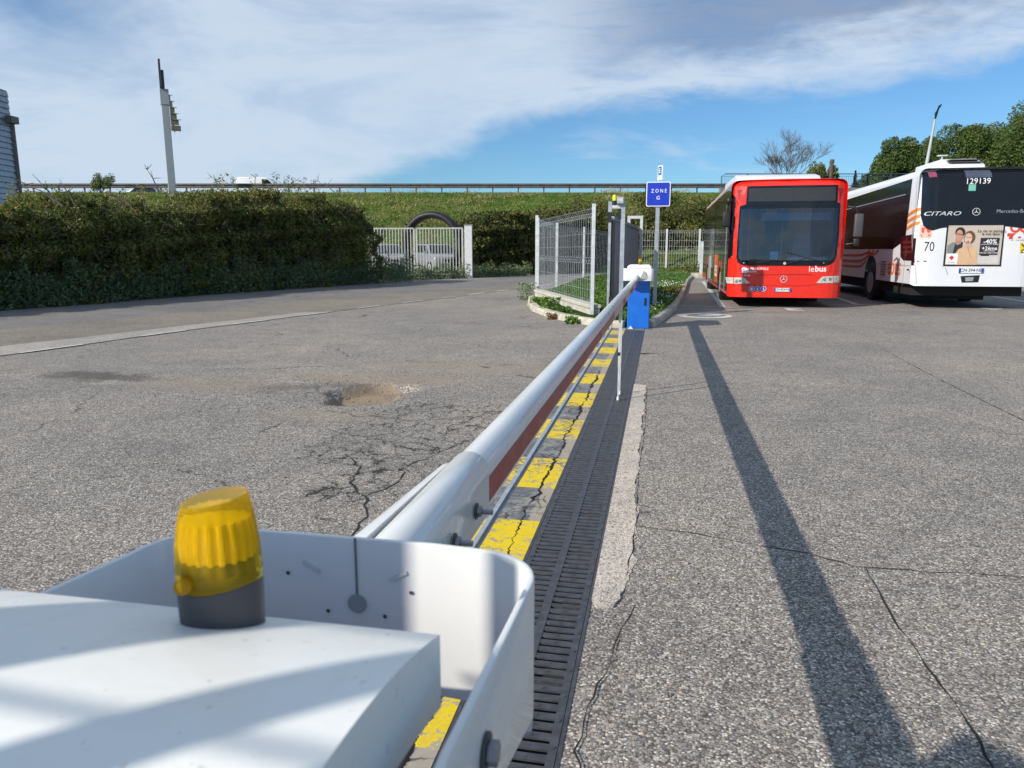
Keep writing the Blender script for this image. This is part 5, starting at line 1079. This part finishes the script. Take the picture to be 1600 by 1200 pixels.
for a, g_ in ((490, 0), (537, 1), (583, 2)):
    x, z = r3(a, 1048); c = patch('pictogram', [ellipse(x, z, .058, .058, 24)], mpf, M_pblue, root, .004, .002, 9, 9); patch('pictogram_rim', ringpoly(x, z, .056, .063, 24), mpf, M_txt, c, .0045, .0015, 9, 9)
    if g_ == 0: ps = [[(x-.03, z+.02), (x-.01, z+.03), (x+.035, z-.02), (x+.02, z-.03)], ellipse(x-.01, z-.012, .02, .02, 10), ellipse(x+.018, z+.024, .009, .009, 8)]
    elif g_ == 1: ps = [[(x-.012, z-.035), (x+.012, z-.035), (x+.016, z+.015), (x-.016, z+.015)], ellipse(x, z+.03, .010, .010, 8)]
    else: ps = [[(x-.01, z+.012), (x+.004, z+.012), (x+.018, z-.02), (x+.032, z-.024), (x+.028, z-.034), (x+.006, z-.028), (x-.012, z-.006)], ellipse(x-.004, z+.028, .009, .009, 8), ringpoly(x-.006, z-.014, .015, .021, 12)[0]]
    patch('pictogram_figure', ps, mpf, M_txt, c, .0055, .001, 9, 9)
# near side: black glass with doors, decal low down
ml = lambda y, z, off: Vector((-HWB-off, y, z))
patch('side_glazing', [[(.21, 1.05), (.22, 2.80), (11.85, 2.80), (11.85, .5), (9.3, .5), (9.3, 1.1), (8.0, 1.1), (8.0, .35), (3.4, .35), (3.4, 1.05), (2.1, 1.05), (2.1, .35), (.25, .35)]], ml, M_bblack, root, .004, .006, 2, 9)
d = patch('front_door', [[(.30, .36), (1.55, .36), (1.55, 2.60), (.30, 2.60)]], ml, M_bblack, root, .012, .010, 9, 9)
for y in (.92,): MB().bar(ml(y, .38, .014), ml(y, 2.58, .014), .012, .012).build('door_seal', M_galv, d)
patch('middle_door', [[(5.2, .36), (6.5, .36), (6.5, 2.60), (5.2, 2.60)]], ml, M_bblack, root, .012, .010, 9, 9)
patch('side_decal', [[(3.45, .42), (5.1, .42), (5.1, 1.20), (3.45, 1.20)]], ml, M_orange, root, .004, .002, 9, 9)
patch('side_decal', [[(6.7, .42), (8.0, .42), (8.0, 1.15), (6.7, 1.15)]], ml, M_bwhite, root, .004, .002, 9, 9)
text('decal_lettering', 'lebus', .7, lambda x, z: ml(4.25-x, z+.8, .006), M_txt, root, bold=.01, xs=.75)
bus_wheels(root, (2.75, 8.6))
MB().box(-1.15, 1.15, .5, 11.6, .22, .34).build('underbody', M_under, root)
MB().prism([(.6, 2.93), (.8, 3.06), (1.3, 3.15), (4.4, 3.2), (4.7, 2.93)], 'x', -1.12, .78).build('roof_unit', M_bwhite, root, bevel=.04, seg=3, smooth=True)
MB().box(-1.235, -1.15, .5, 11.6, 2.885, 2.925).box(1.15, 1.235, .5, 11.6, 2.885, 2.925).build('roof_gutter', M_bwhite, root)
MB().box(-.9, .9, 6.0, 9.5, 2.93, 3.06).build('rear_roof_unit', M_bwhite, root, bevel=.05, smooth=True)
# mirrors
m1 = empty('wing_mirror', (-1.36, .05, 0)); m1.parent = root
MB().box(-.10, .08, -.06, .05, 1.86, 2.22).build('housing', M_black, m1, bevel=.035, seg=3, smooth=True); MB().tube([(.08, .05, 2.48), (.02, -.02, 2.44), (-.01, 0, 2.30), (-.01, 0, 2.2)], .035, 8).build('arm', M_black, m1)
m2 = empty('wing_mirror', (1.50, -.02, 0)); m2.parent = root
MB().box(-.09, .10, -.06, .05, 1.62, 2.14).build('housing', M_dgrey, m2, bevel=.035, seg=3, smooth=True); MB().box(-.08, .05, -.05, .04, 1.42, 1.60).build('lower_mirror', M_black, m2, bevel=.03, smooth=True); MB().tube([(-.22, .10, 2.3), (-.10, 0, 2.28), (-.0, 0, 2.12), (0, 0, 1.5), (-.20, .10, 1.46)], .025, 8).build('arm', M_black, m2)

# ---- white bus, rear towards the camera
WBX, WBY, WZ = 6.91, 18.35, .13
root = empty('city_bus', (WBX, WBY, 0), R(.6), 'white city bus with orange stripes and a framed poster on its rear', 'bus')
M_bus = root
def r4(a, b):
    p = aty(1310+a/4.614, 220+b/4.615, WBY+.06); return (p.x-WBX, p.z)
def P4(*l): return [r4(*q) for q in l]
def s4(a, b):                                  # same crop, but on the bus's left side wall
    d = ray(1310+a/4.614, 220+b/4.615); p = C0+d*((WBX-HWB)/d.x); return (p.y-WBY, p.z)
def S4(*l): return [s4(*q) for q in l]
ZB, ZTt = .57, 3.13
mpr = bus_rear_map
bus_shell(root, 'body', M_bwhite, ZB, ZTt, .16, 11.9, (3.35, 9.2))
fascia('rear_panel', [[(-1.275, ZB), (-1.20, ZB-.04), (1.20, ZB-.04), (1.275, ZB), (1.275, 2.98), (1.20, 3.09), (.8, 3.15), (-.8, 3.15), (-1.20, 3.09), (-1.275, 2.98)]], M_bwhite, root, mpr)
wx0, _ = r4(602, 180)
rw = [(-1.20, 3.04), (-.8, 3.10), (.8, 3.10), (1.20, 3.04), (1.20, 2.1), (1.14, 1.86), (1.02, 1.80), (.95, 1.79), (.78, 1.82), (.5, 1.855), (-.5, 1.855), (-.78, 1.82), (-.95, 1.77), (-1.04, 1.79), (-1.13, 1.87), (-1.19, 2.1)]
patch('rear_window', [rw], mpr, M_bblack, root, .012, .016, .08, .07)
patch('rear_window_top', [P4((925, 198), (1115, 194), (1115, 262), (925, 266))], mpr, simple('rear_display', (.07, .09, .13), .3), root, .016, .003, .08, .07)
patch('upper_brake_lamp', [P4((660, 222), (718, 218), (718, 258), (664, 262))], mpr, simple('brake_pink', (.26, .06, .11), .3), root, .016, .004, .08, .07)
patch('upper_brake_lamp', [[(1.0, 2.78), (1.16, 2.78), (1.16, 2.94), (1.0, 2.94)]], mpr, simple('brake_pink', (.26, .06, .11), .3), root, .016, .004, .08, .07)
a, b = r4(1012, 291); text('fleet_number', '129139', .175, lambda x, z: mpr(a+x, b+z, .018), M_txt, root, xs=.98)
patch('green_sticker', [rrect(r4(978, 0)[0], r4(1031, 0)[0], r4(0, 374)[1], r4(0, 328)[1], .01)], mpr, simple('sticker_green', (.18, .50, .40), .5), root, .015, .002, 9, 9)
a1_, b1_ = r4(742, 526); text('model_lettering', 'CITARO', .125, lambda x, z: mpr(a1_+x, b1_+z, .014), M_galvw, root, bold=.008, xs=1.65, shear=.3)
a2_, b2_ = r4(1260, 508); text('maker_lettering', 'Mercedes-Benz', .11, lambda x, z: mpr(a2_+x, b2_+z, .014), M_galv, root, bold=-.004)
star('star_badge', root, mpr, *r4(990, 512), .082, M_galvw, .018)
# hatch seams
sm = simple('seam_grey', (.16, .17, .18), .6)
patch('hatch_seam', [P4((552, 580), (556, 580), (546, 700), (545, 890), (541, 890), (541, 700)), P4((541, 893), (545, 888), (560, 900), (745, 908), (745, 912), (558, 904)), P4((1160, 902), (1380, 890), (1380, 894), (1160, 906)), P4((558, 906), (562, 906), (562, 1032), (558, 1032)), P4((552, 578), (575, 560), (607, 555), (607, 559), (577, 564), (556, 582))], mpr, sm, root, .0015, .001, 9, 9)
patch('plate_recess', [P4((762, 915), (766, 915), (782, 965), (778, 965))], mpr, sm, root, .0015, .001, 9, 9)
plate(root, mpr, *r4(946, 935), 'CN·394·NE', .94)
patch('tow_recess', [P4((872, 975), (1012, 968), (1000, 1020), (880, 1022))], mpr, M_black, root, .003, .002, 9, 9)
patch('tow_hook', [P4((905, 985), (965, 982), (960, 1010), (908, 1012))], mpr, M_galv, root, .02, .016, 9, 9)
a3_, b3_ = r4(648, 766); text('bay_number', '70', .30, lambda x, z: mpr(a3_+x, b3_+z, .003), M_txtk, root, bold=.0, xs=.72)
msd = lambda y, z, off: Vector((-HWB-off, y, z))
tl = patch('tail_light', [S4((452, 700), (480, 684), (540, 674), (538, 866), (470, 862), (450, 836))], msd, M_tail, root, .006, .008, 9, 9)
patch('tail_light', [[(-1.276, .99), (-1.235, .99), (-1.235, 1.60), (-1.276, 1.60)]], mpr, M_tail, root, .006, .006, .02, 9)
patch('tail_light', [[(1.05, .98), (1.275, .98), (1.275, 1.62), (1.05, 1.62)]], mpr, M_tail, root, .006, .008, .05, 9)
for zc in (.40, .6): pass
for cc in (735, 770, 805): patch('tail_light_lens', [S4((470, cc-10), (530, cc-14), (530, cc+4), (468, cc+8))], msd, simple('lens_red_dark', (.16, .02, .025), .15, coat=.5), root, .010, .003, .05, 9)
patch('hatch_handle', [P4((568, 864), (628, 864), (628, 872), (568, 872))], mpr, M_dgrey, root, .006, .005, 9, 9)
patch('tow_eye_cap', [ellipse(*r4(513, 931), .027, .024, 16)], mpr, M_black, root, .003, .002, 9, 9)
# square operator stickers
st = patch('bus_sticker', [rrect(-1.19, -.96, r4(0, 703)[1], r4(0, 606)[1], .04)], mpr, simple('sticker_pink', (.72, .42, .36), .5), root, .004, .002, .06, 9)
zq = r4(0, 650)[1]
patch('sticker_bus_shape', [[(x, z+zq) for x, z in ((-1.16, .06), (-1.04, .08), (-.99, .04), (-.99, -.02), (-1.16, -.02))], [(-1.17, zq-.09), (-.99, zq-.09), (-1.0, zq-.125), (-1.16, zq-.125)], ellipse(-1.13, zq-.03, .022, .022, 10), ellipse(-1.03, zq-.03, .022, .022, 10)], mpr, M_odark, st, .008, .001, 9, 9)
lx, lz = r4(1285, 650); patch('operator_logo', ringpoly(lx-.05, lz+.07, .06, .11, 20)+ringpoly(lx+.14, lz+.07, .06, .11, 20)+[rrect(lx-.20, lx+.24, lz-.12, lz-.05, .02), rrect(lx-.16, lx-.08, lz-.18, lz-.12, .01), rrect(lx+.02, lx+.08, lz-.16, lz-.12, .01)], mpr, M_odark, root, .003, .002, 9, 9)
a4_, b4_ = r4(1285, 716); text('small_lettering', 'aix · marseille', .05, lambda x, z: mpr(a4_+x, b4_+z, .003), simple('grey_lettering', (.25, .25, .35), .5), root)
s5 = patch('warning_sticker', [P4((1303, 735), (1375, 730), (1372, 812), (1300, 812))], mpr, simple('warning_yellow', (.72, .52, .01), .5), root, .003, .002, 9, 9)
patch('warning_bars', [P4((1310, 745), (1322, 743), (1350, 775), (1312, 800), (1308, 795), (1335, 775)), P4((1308, 803), (1370, 803), (1370, 808), (1308, 808))], mpr, M_txtk, s5, .0045, .001, 9, 9)
# poster
mpp = lambda x, z, off: mpr(x, z, off+.012)
po = empty('poster_frame', (0, 0, 0)); po.parent = root
x0, _ = r4(745, 900); x1, _ = r4(1176, 900); xt0, _ = r4(780, 610); xt1, _ = r4(1196, 600); zb_ = r4(960, 903)[1]; zt_ = r4(985, 600)[1]; xl = (r4(742, 905)[0]+r4(779, 603)[0])/2; xr = (r4(1164, 903)[0]+r4(1196, 594)[0])/2
patch('frame', [[(xl, zb_), (xr, zb_), (xr, zt_), (xl, zt_)]], mpp, M_black, po, .0, .02, 9, 9)
def q4(a, b):    # position inside the poster from the straightened crop of it (0..1,0..1)
    return (xl+(xr-xl)*a, zt_-(zt_-zb_)*b)
def PP(name, pts, col, layer, rough=.5): return patch(name, [[q4(*p) for p in pts]], mpp, simple('poster_%03d%03d%03d' % tuple(int(c*255) for c in col), col, rough, var=.04), po, .002+layer*.0012, .001, 9, 9)
def el(cx, cy, rx, ry, n=18, a0=0, a1=360): return [(cx+rx*cos(R(a0+(a1-a0)*k/n)), cy+ry*sin(R(a0+(a1-a0)*k/n))) for k in range(n)]
PP('backdrop', [(.03, .035), (.97, .035), (.97, .965), (.03, .965)], (.50, .43, .36), 0)
PP('grey_jacket', [(.04, .50), (.14, .43), (.30, .44), (.30, .75), (.04, .75)], (.20, .22, .22), 1); PP('dark_shirt', [(.17, .45), (.30, .42), (.30, .70), (.14, .70)], (.03, .03, .035), 2)
PP('neck', [(.17, .34), (.26, .34), (.27, .46), (.21, .50), (.17, .46)], (.42, .22, .16), 3); PP('dark_hair', el(.235, .19, .085, .115), (.02, .015, .012), 3); PP('face', el(.225, .27, .062, .135), (.50, .26, .19), 4)
PP('glasses', [(.165, .22), (.285, .25), (.285, .265), (.165, .235)], (.02, .02, .02), 5)
PP('coat', [(.20, .97), (.19, .70), (.23, .60), (.34, .53), (.46, .53), (.55, .62), (.58, .97)], (.62, .40, .24), 4); PP('woman_hair', el(.405, .32, .098, .16), (.16, .06, .03), 5); PP('woman_neck', [(.35, .42), (.43, .42), (.45, .54), (.36, .56)], (.56, .36, .28), 6); PP('woman_face', el(.385, .34, .066, .125), (.64, .43, .34), 6)
PP('woman_glasses', [(.33, .30), (.44, .315), (.44, .325), (.33, .31)], (.1, .05, .04), 7); PP('lips', el(.385, .405, .018, .012, 10), (.5, .12, .1), 7); PP('lapel', [(.39, .56), (.40, .55), (.47, .80), (.46, .80)], (.34, .20, .11), 5); PP('hands', el(.45, .93, .05, .03), (.56, .36, .28), 6)
PP('info_panel', [(.60, .33), (.925, .33), (.915, .73), (.60, .73)], (.025, .022, .03), 1); PP('lower_fade', [(.58, .76), (.94, .76), (.94, .94), (.58, .94)], (.56, .53, .50), 1)
PP('logo_card', [(.035, .70), (.24, .70), (.235, .962), (.035, .962)], (.74, .73, .72), 7); PP('red_diamond', [(.13, .745), (.175, .80), (.13, .86), (.085, .80)], (.60, .02, .05), 8)
def pt(s_, a, b, h_, mat, bold=.0, xs=1.0):
    x, z = q4(a, b); text('poster_lettering', s_, h_*.80, lambda u_, v_: mpp(x+u_*xs, z+v_, .004+8*.0012), mat, po, bold=bold)
pt('La vie se partage,', .78, .165, .105, M_txtk, .0); pt('la vue aussi !', .78, .235, .10, M_txtk, .006)
pt('-40%', .765, .42, .17, M_txt, .012); pt('MONTURES ET VERRES', .765, .485, .042, M_txt); pt('+2ème', .765, .58, .14, M_txt, .010); pt('PAIRE OFFERTE', .765, .64, .042, M_txt); pt('POUR QUI VOUS VOULEZ !', .765, .685, .044, M_txt, .01); pt('OPTICIEN', .135, .915, .04, M_galv)
# left side wall
ms = lambda y, z, off: Vector((-HWB-off, y, z))
patch('side_glazing', [[(.72, 1.60), (.98, 1.50), (1.55, 1.36), (11.6, 1.36), (11.6, 2.78), (.62, 2.95)]], ms, simple('bus_side_glass', (.005, .006, .008), .10, var=.1, spec=.12), root, .004, .006, 2, 9)
MB().bar(ms(1.0, 2.62, .012), ms(11.5, 2.50, .012), .02, .02).build('glazing_bar', M_galv, root)
M_str = simple('stripe_orange', (.80, .22, .015), .35, coat=.3, var=.04)
for k in range(3):
    zc = 2.16-.15*k
    patch('orange_stripe', [[(.80, zc-.11), (.50, zc-.035), (.165, zc+.02), (.165, zc+.10), (.50, zc+.05), (.80, zc-.03)]], ms, M_str, root, .003, .002, .2, 9)
    patch('orange_stripe', [[(-1.272, zc+.02), (-1.20, zc+.04), (-1.19, zc+.12), (-1.272, zc+.10)]], mpr, M_str, root, .003, .002, .02, 9)
    z2 = 1.18-.16*k
    cl_ = [(9.5, z2), (4.9, z2), (4.3, z2+.02), (3.7+.12*k, z2+.09+.03*k), (3.1+.32*k, 1.22), (2.75+.42*k, 1.335)]; up_ = []; dn_ = []
    for i_ in range(len(cl_)):
        a_1 = cl_[max(i_-1, 0)]; b_1 = cl_[min(i_+1, len(cl_)-1)]; l_ = math.dist(a_1, b_1); n_ = (-(b_1[1]-a_1[1])/l_, (b_1[0]-a_1[0])/l_); up_.append((cl_[i_][0]+n_[0]*.035, cl_[i_][1]+n_[1]*.035)); dn_.append((cl_[i_][0]-n_[0]*.035, cl_[i_][1]-n_[1]*.035))
    patch('orange_stripe', [up_+dn_[::-1]], ms, M_odark, root, .003, .002, .4, 9)
yt, zt2 = s4(352, 880)
text('lettering', 'ebus', .62, lambda x, z: ms(1.35-x*.90, z+.93, .004), M_orange, root, bold=.012)
mb = MB()
for k in range(6): mb.bar(ms(2.02, .72+k*.065, .006), ms(2.42, .72+k*.065, .006), .03, .012)
mb.build('louvre', M_black, root)
mb = MB()
for k in range(5): mb.bar(ms(.50, 1.20+k*.035, .005), ms(.60, 1.20+k*.035, .005), .012, .008)
mb.build('small_louvre', M_dgrey, root)
MB().bar(ms(.2, .98, .003), ms(11.5, .98, .003), .008, .006).bar(ms(.62, .52, .003), ms(.62, 1.6, .003), .008, .006).build('side_seam', sm, root)
bus_wheels(root, (3.35, 9.2))
MB().box(-1.15, 1.15, .35, 11.6, .30, .56).build('underbody', M_under, root); MB().box(-.55, .6, .9, 3.0, .18, .32).build('engine_sump', M_under, root)
MB().prism([(1.0, 3.10), (1.15, 3.30), (1.6, 3.47), (3.3, 3.47), (3.4, 3.10)], 'x', -.40, .42).build('roof_unit', M_bwhite, root, bevel=.03, seg=3, smooth=True)
MB().box(-.34, .36, 1.14, 1.30, 3.345, 3.365).box(-.32, .34, 1.20, 1.45, 3.405, 3.42).build('roof_unit_slots', M_dgrey, root)
MB().box(-.42, -.20, 1.7, 1.8, 3.56, 3.585).box(-.33, -.30, 1.73, 1.77, 3.4, 3.57).build('antenna', M_galvw, root)
# kerb white van-like bollard left of the red bus
root = empty('white_bollard', (2.02, 37.5, 0), 0, 'short white ribbed marker panel standing at the end of the bay beside the red bus', 'bollard')
MB().box(-.12, .12, -.05, .05, 0, 1.75).build('panel', M_galvw, root); MB().box(-.5, .2, -.3, .3, 0, .22).build('base', M_kerb, root)

# ================================================================== TREES, MAST, BUILDING
def tree(name, loc, H_, crown, n, size, mat, lab, cat='tree', group=None, seed=1, trunk_r=.22):
    g_ = np.random.default_rng(seed); root = empty(name, loc, 0, lab, cat, group); P_ = []
    for cx, cy, cz, rx, ry, rz_, k in crown:
        d = g_.normal(size=(int(n*k), 3)); d /= np.linalg.norm(d, axis=1)[:, None]; c = 7+int(9*k); cc = g_.normal(size=(c, 3)); cc /= np.linalg.norm(cc, axis=1)[:, None]; cc *= .72*(g_.random(c)**.25)[:, None]
        m = len(d); ki = g_.integers(0, c, m); p = cc[ki]+d*(.31+.10*g_.random(c)[ki])[:, None]*(g_.random(m)**.30)[:, None]
        P_.append(p*np.array([rx, ry, rz_])+np.array([cx, cy, cz]))
    P_ = np.concatenate(P_); leaves('crown', P_, size, mat, root, aspect=.42)
    mb = MB(); mb.tube([(0, 0, -.2), (.1, 0, H_*.35), (-.1, .1, H_*.75)], [trunk_r, trunk_r*.75, trunk_r*.3], 9)
    for cx, cy, cz, rx, ry, rz_, k in crown:
        for j in range(4): e = Vector((cx+g_.normal()*rx*.4, cy+g_.normal()*ry*.4, cz+g_.normal()*rz_*.3)); s_ = Vector((0, 0, min(H_*.7, max(.5, cz-rz_*.8)))); mb.tube([s_, (s_+e)/2+Vector((0, 0, -.2)), e], [trunk_r*.4, trunk_r*.25, .03], 5)
    mb.build('trunk', M_bark, root); return root
tg = None
for (u, v, w_, rad, lab) in ((1402, 246, 66, 2.5, 'leftmost pine tree behind the white bus, lower than the others'), (1440, 240, 70, 2.6, 'pine tree just left of the pale lamp post behind the white bus'), (1492, 232, 66, 3.2, 'dark pine tree right of the pale lamp post, above the roof of the white bus'), (1545, 224, 69, 3.0, 'middle pine tree of the row above the roof vent of the white bus'), (1592, 204, 62, 3.5, 'tallest dense pine tree at the right edge of the photo')):
    c = atw(u, v+14, w_); zc = c.z; rz_ = rad*1.0
    cr = [(0, 0, zc, rad, rad, rz_, 1.0), (-rad*.6, .3, zc-rad*.9, rad*.9, rad*.8, rz_*.8, .7), (rad*.6, -.4, zc-rad*1.0, rad*.9, rad*.8, rz_*.85, .7), (0, .5, zc-rad*2.0, rad*1.2, rad, rz_, .7)]
    tree('pine_tree', (c.x, c.y, 0), zc+rz_*.5, cr, 20000, .21, M_pine, lab, seed=int(u), trunk_r=.3)
# bare tree
c = atw(1226, 278, 50); root = empty('bare_tree', (c.x, c.y, 0), 0, 'leafless tree with fine spreading branches rising behind the red bus', 'tree')
mb = MB(); z0_ = c.z-.4; mb.tube([(0, 0, 0), (.05, 0, z0_*.6), (0, 0, z0_)], [.16, .13, .10], 8); mb.build('trunk', M_twig, root)
mb = MB()
def grow(p, d, l, r, dep):
    segs = 3; pts = [p]; dd_ = Vector(d)
    for i in range(segs): dd_ = (dd_+Vector((random.gauss(0, .10), random.gauss(0, .10), random.gauss(.02, .06)))).normalized(); pts.append(pts[-1]+dd_*l/segs)
    mb.tube(pts, [r, r*.9, r*.82, r*.75], 4 if dep < 3 else 3, False)
    if dep == 0: return
    for k in range(random.choice((3, 4, 4))):
        i = random.choice((1, 2, 3, 3)); ax = Vector((random.gauss(0, 1), random.gauss(0, 1), random.gauss(0, .6))).normalized(); nd = (dd_+ax*random.uniform(.35, .75)+Vector((0, 0, .12))).normalized(); grow(pts[i], nd, l*random.uniform(.55, .78), r*.62, dep-1)
for a, tl, l in ((-1.1, .55, 1.9), (-.45, .85, 1.9), (.05, 1, 2.0), (.5, .8, 1.8), (1.1, .5, 2.2), (2.6, .7, 1.3), (4.0, .7, 1.3)):
    dirv = (RV*sin(a)*.72+FH*(.4*cos(a*2))+Vector((0, 0, tl))).normalized(); grow(Vector((0, 0, z0_)), dirv, l*.70, .028, 5)
mb.build('crown', M_twig, root)
# pale bushy conifer + broken trunk + cypress tips
c = atw(1285, 268, 54); tree('conifer', (c.x, c.y, 0), 7.0, [(-.4, 0, c.z-.1, .75, .7, 1.5, .5), (.5, 0, c.z-.4, .7, .6, 1.0, .3), (0, 0, c.z-1.8, 1.7, 1.2, 1.0, .8)], 3200, .22, M_pale, 'pale green bushy conifer behind the right half of the red bus roof', seed=5, trunk_r=.12)
c = atw(1299, 262, 53.5); root = empty('tree_stump', (c.x, c.y, 0), 0, 'bare brown cut trunk standing beside the pale conifer', 'trunk'); MB().tube([(0, 0, 0), (.05, 0, c.z*.6), (0, 0, c.z+.35)], [.2, .15, .14], 10).tube([(0, 0, c.z+.33), (.03, 0, c.z+.55)], [.17, .15], 10).build('trunk', M_bark, root)
for u, v, hh_, lab in ((1337, 267, 1.3, 'thin dark cypress tip, the taller one above the roof of the white bus'), (1356, 276, .8, 'short dark cypress tip just right of the taller one')):
    c = atw(u, v, 64); g_ = np.random.default_rng(u); n = 1800; t = g_.random(n); r_ = .28*(t**.6); a = g_.random(n)*6.28; root = empty('cypress', (c.x, c.y, 0), 0, lab, 'tree')
    leaves('crown', np.c_[r_*np.cos(a), r_*np.sin(a), c.z-t*4.5], .2, M_cyp, root, aspect=.4, up=.5); MB().tube([(0, 0, 0), (0, 0, c.z-.5)], [.12, .03], 6).build('trunk', M_bark, root)
# lamp post
c0_ = atw(1447, 262, 44); c1_ = atw(1461, 186, 44); root = empty('lamp_post', (c0_.x, c0_.y, 0), 0, 'pale slender lamp post rising behind the white bus among the pines', 'lamp post')
O_ = Vector((c0_.x, c0_.y, 0)); top = c1_-O_; bot = c0_-O_; d = (top-bot); base = bot-d*(bot.z/d.z)
MB().tube([base, bot, top], [.12, .10, .05], 12).build('pole', simple('lamp_pole_white', (.42, .44, .44), .5, var=.05), root, smooth=True)
MB().tube([top, top+Vector((.04, 0, .32)), top+Vector((.20, .1, .70)), top+Vector((.32, .2, .82))], [.05, .08, .07, .03], 8).build('lamp_head', M_pblue if False else M_bblack, root)
MB().tube([top+Vector((-.1, 0, .05)), top+Vector((.02, 0, .15))], .03, 6).build('bracket', M_galv, root)
# tall mast (side view of an advertising board)
c = atw(270, 303, 57); root = empty('advertising_mast', (c.x, c.y, 4.5), YAW+R(24.8), 'tall pale mast with a dark board seen edge on and slats, above the left hedge', 'mast')
zt3 = atw(257, 140, 57).z-4.5; zt4 = atw(250, 98, 57).z-4.5
MB().add([(-.28, -.3, 0), (.26, -.3, 0), (.20, -.3, zt3), (-.30, -.3, zt3), (-.28, .3, 0), (.26, .3, 0), (.20, .3, zt3), (-.30, .3, zt3)], [(0, 1, 2, 3), (7, 6, 5, 4), (0, 4, 5, 1), (1, 5, 6, 2), (2, 6, 7, 3), (3, 7, 4, 0)]).build('column', M_pole, root, bevel=.03)
MB().box(-.34, .26, -.33, .33, zt3-1.1, zt3).build('collar', M_pole, root, bevel=.02)
MB().box(-.30, -.16, -1.2, 1.0, zt3+.02, zt4).box(-.16, .02, -1.0, .9, zt3+.02, zt4-.7).build('board', M_dgrey, root)
mb = MB(); 
for k in range(6): z = zt3-.5-k*.42; mb.box(.24, .34+.11*k, -.8, -.74, z-.38, z)
for k in range(5): z = zt3-.5-k*.42; mb.box(.24, .48+.12*k, -.83, -.80, z-.02, z+.02)
mb.build('slats', M_wood, root); MB().prism([(.24, zt3-.9), (.52, zt3-2.9), (.46, zt3-3.1), (.24, zt3-2.2)], 'y', -.5, -.4).build('lower_board', M_dgrey, root)
# clad building at the left edge
c = atw(33, 310, 46); root = empty('clad_building', (c.x, c.y, 0), YAW, 'grey building with horizontal metal cladding at the left edge of the photo', 'building')
zt5 = atw(8, 143, 46).z; mb = MB(); n = int(zt5/.33)
for k in range(n):
    z = k*.33; mb.add([(.03, -18, z), (.03, -.12, z), (-.03, -.12, z+.32), (-.03, -18, z+.32), (-8, -18, z), (-8, -.12, z), (-8, -.12, z+.32), (-8, -18, z+.32)], [(0, 1, 2, 3), (0, 3, 7, 4), (1, 5, 6, 2)])
mb.add([(0, -18, zt5), (0, -.1, zt5), (-8, -.1, zt5), (-8, -18, zt5)], [(0, 1, 2, 3)]); mb.build('cladding', M_clad, root)
MB().box(-7.9, -.05, -17.9, -.15, 0, zt5-.1).build('inner_wall', M_dgrey, root); MB().tube([(.02, -.08, 0), (.02, -.08, zt5-1.7)], .13, 8).build('downpipe', simple('downpipe_brown', (.16, .14, .12), .6), root); MB().box(-.3, .35, -.6, .1, zt5-1.85, zt5-1.45).build('rainwater_head', simple('downpipe_brown', (.16, .14, .12), .6), root)
# plants by the kerb and wall
def plant(x, y, r_, h_, n, lab, mat=M_grass):
    g_ = np.random.default_rng(int(abs(x*100)+y)); root = empty('plant', (x, y, 0), 0, lab, 'plant'); a = g_.random(n)*6.28; q_ = r_*g_.random(n)**.6; leaves('foliage', np.c_[q_*np.cos(a), q_*np.sin(a), h_*g_.random(n)], .06, mat, root, aspect=.6)
plant(-3.55, 20.0, .28, .45, 420, 'dark leafy weed at the left corner of the pale kerb', M_weed)
plant(-1.55, 13.45, .13, .13, 180, 'low weed growing out of the curved kerb, the one nearest the boom')
plant(-2.30, 15.75, .24, .34, 420, 'largest leafy plant between the curved kerb and the low wall')
plant(-1.88, 14.95, .18, .20, 260, 'leafy plant right of the largest one, between the kerb and the low wall')
plant(-2.78, 17.2, .22, .24, 260, 'small green plant at the left end of the strip in front of the low wall')
plant(-2.05, 14.25, .10, .12, 90, 'tiny reddish dried tuft in the middle of the curved kerb', leafmat('dry_tuft', [(.12, .07, .03), (.20, .12, .05), (.14, .12, .04)]))
plant(-1.60, 14.35, .16, .10, 160, 'creeping green plant at the right end of the strip in front of the low wall')
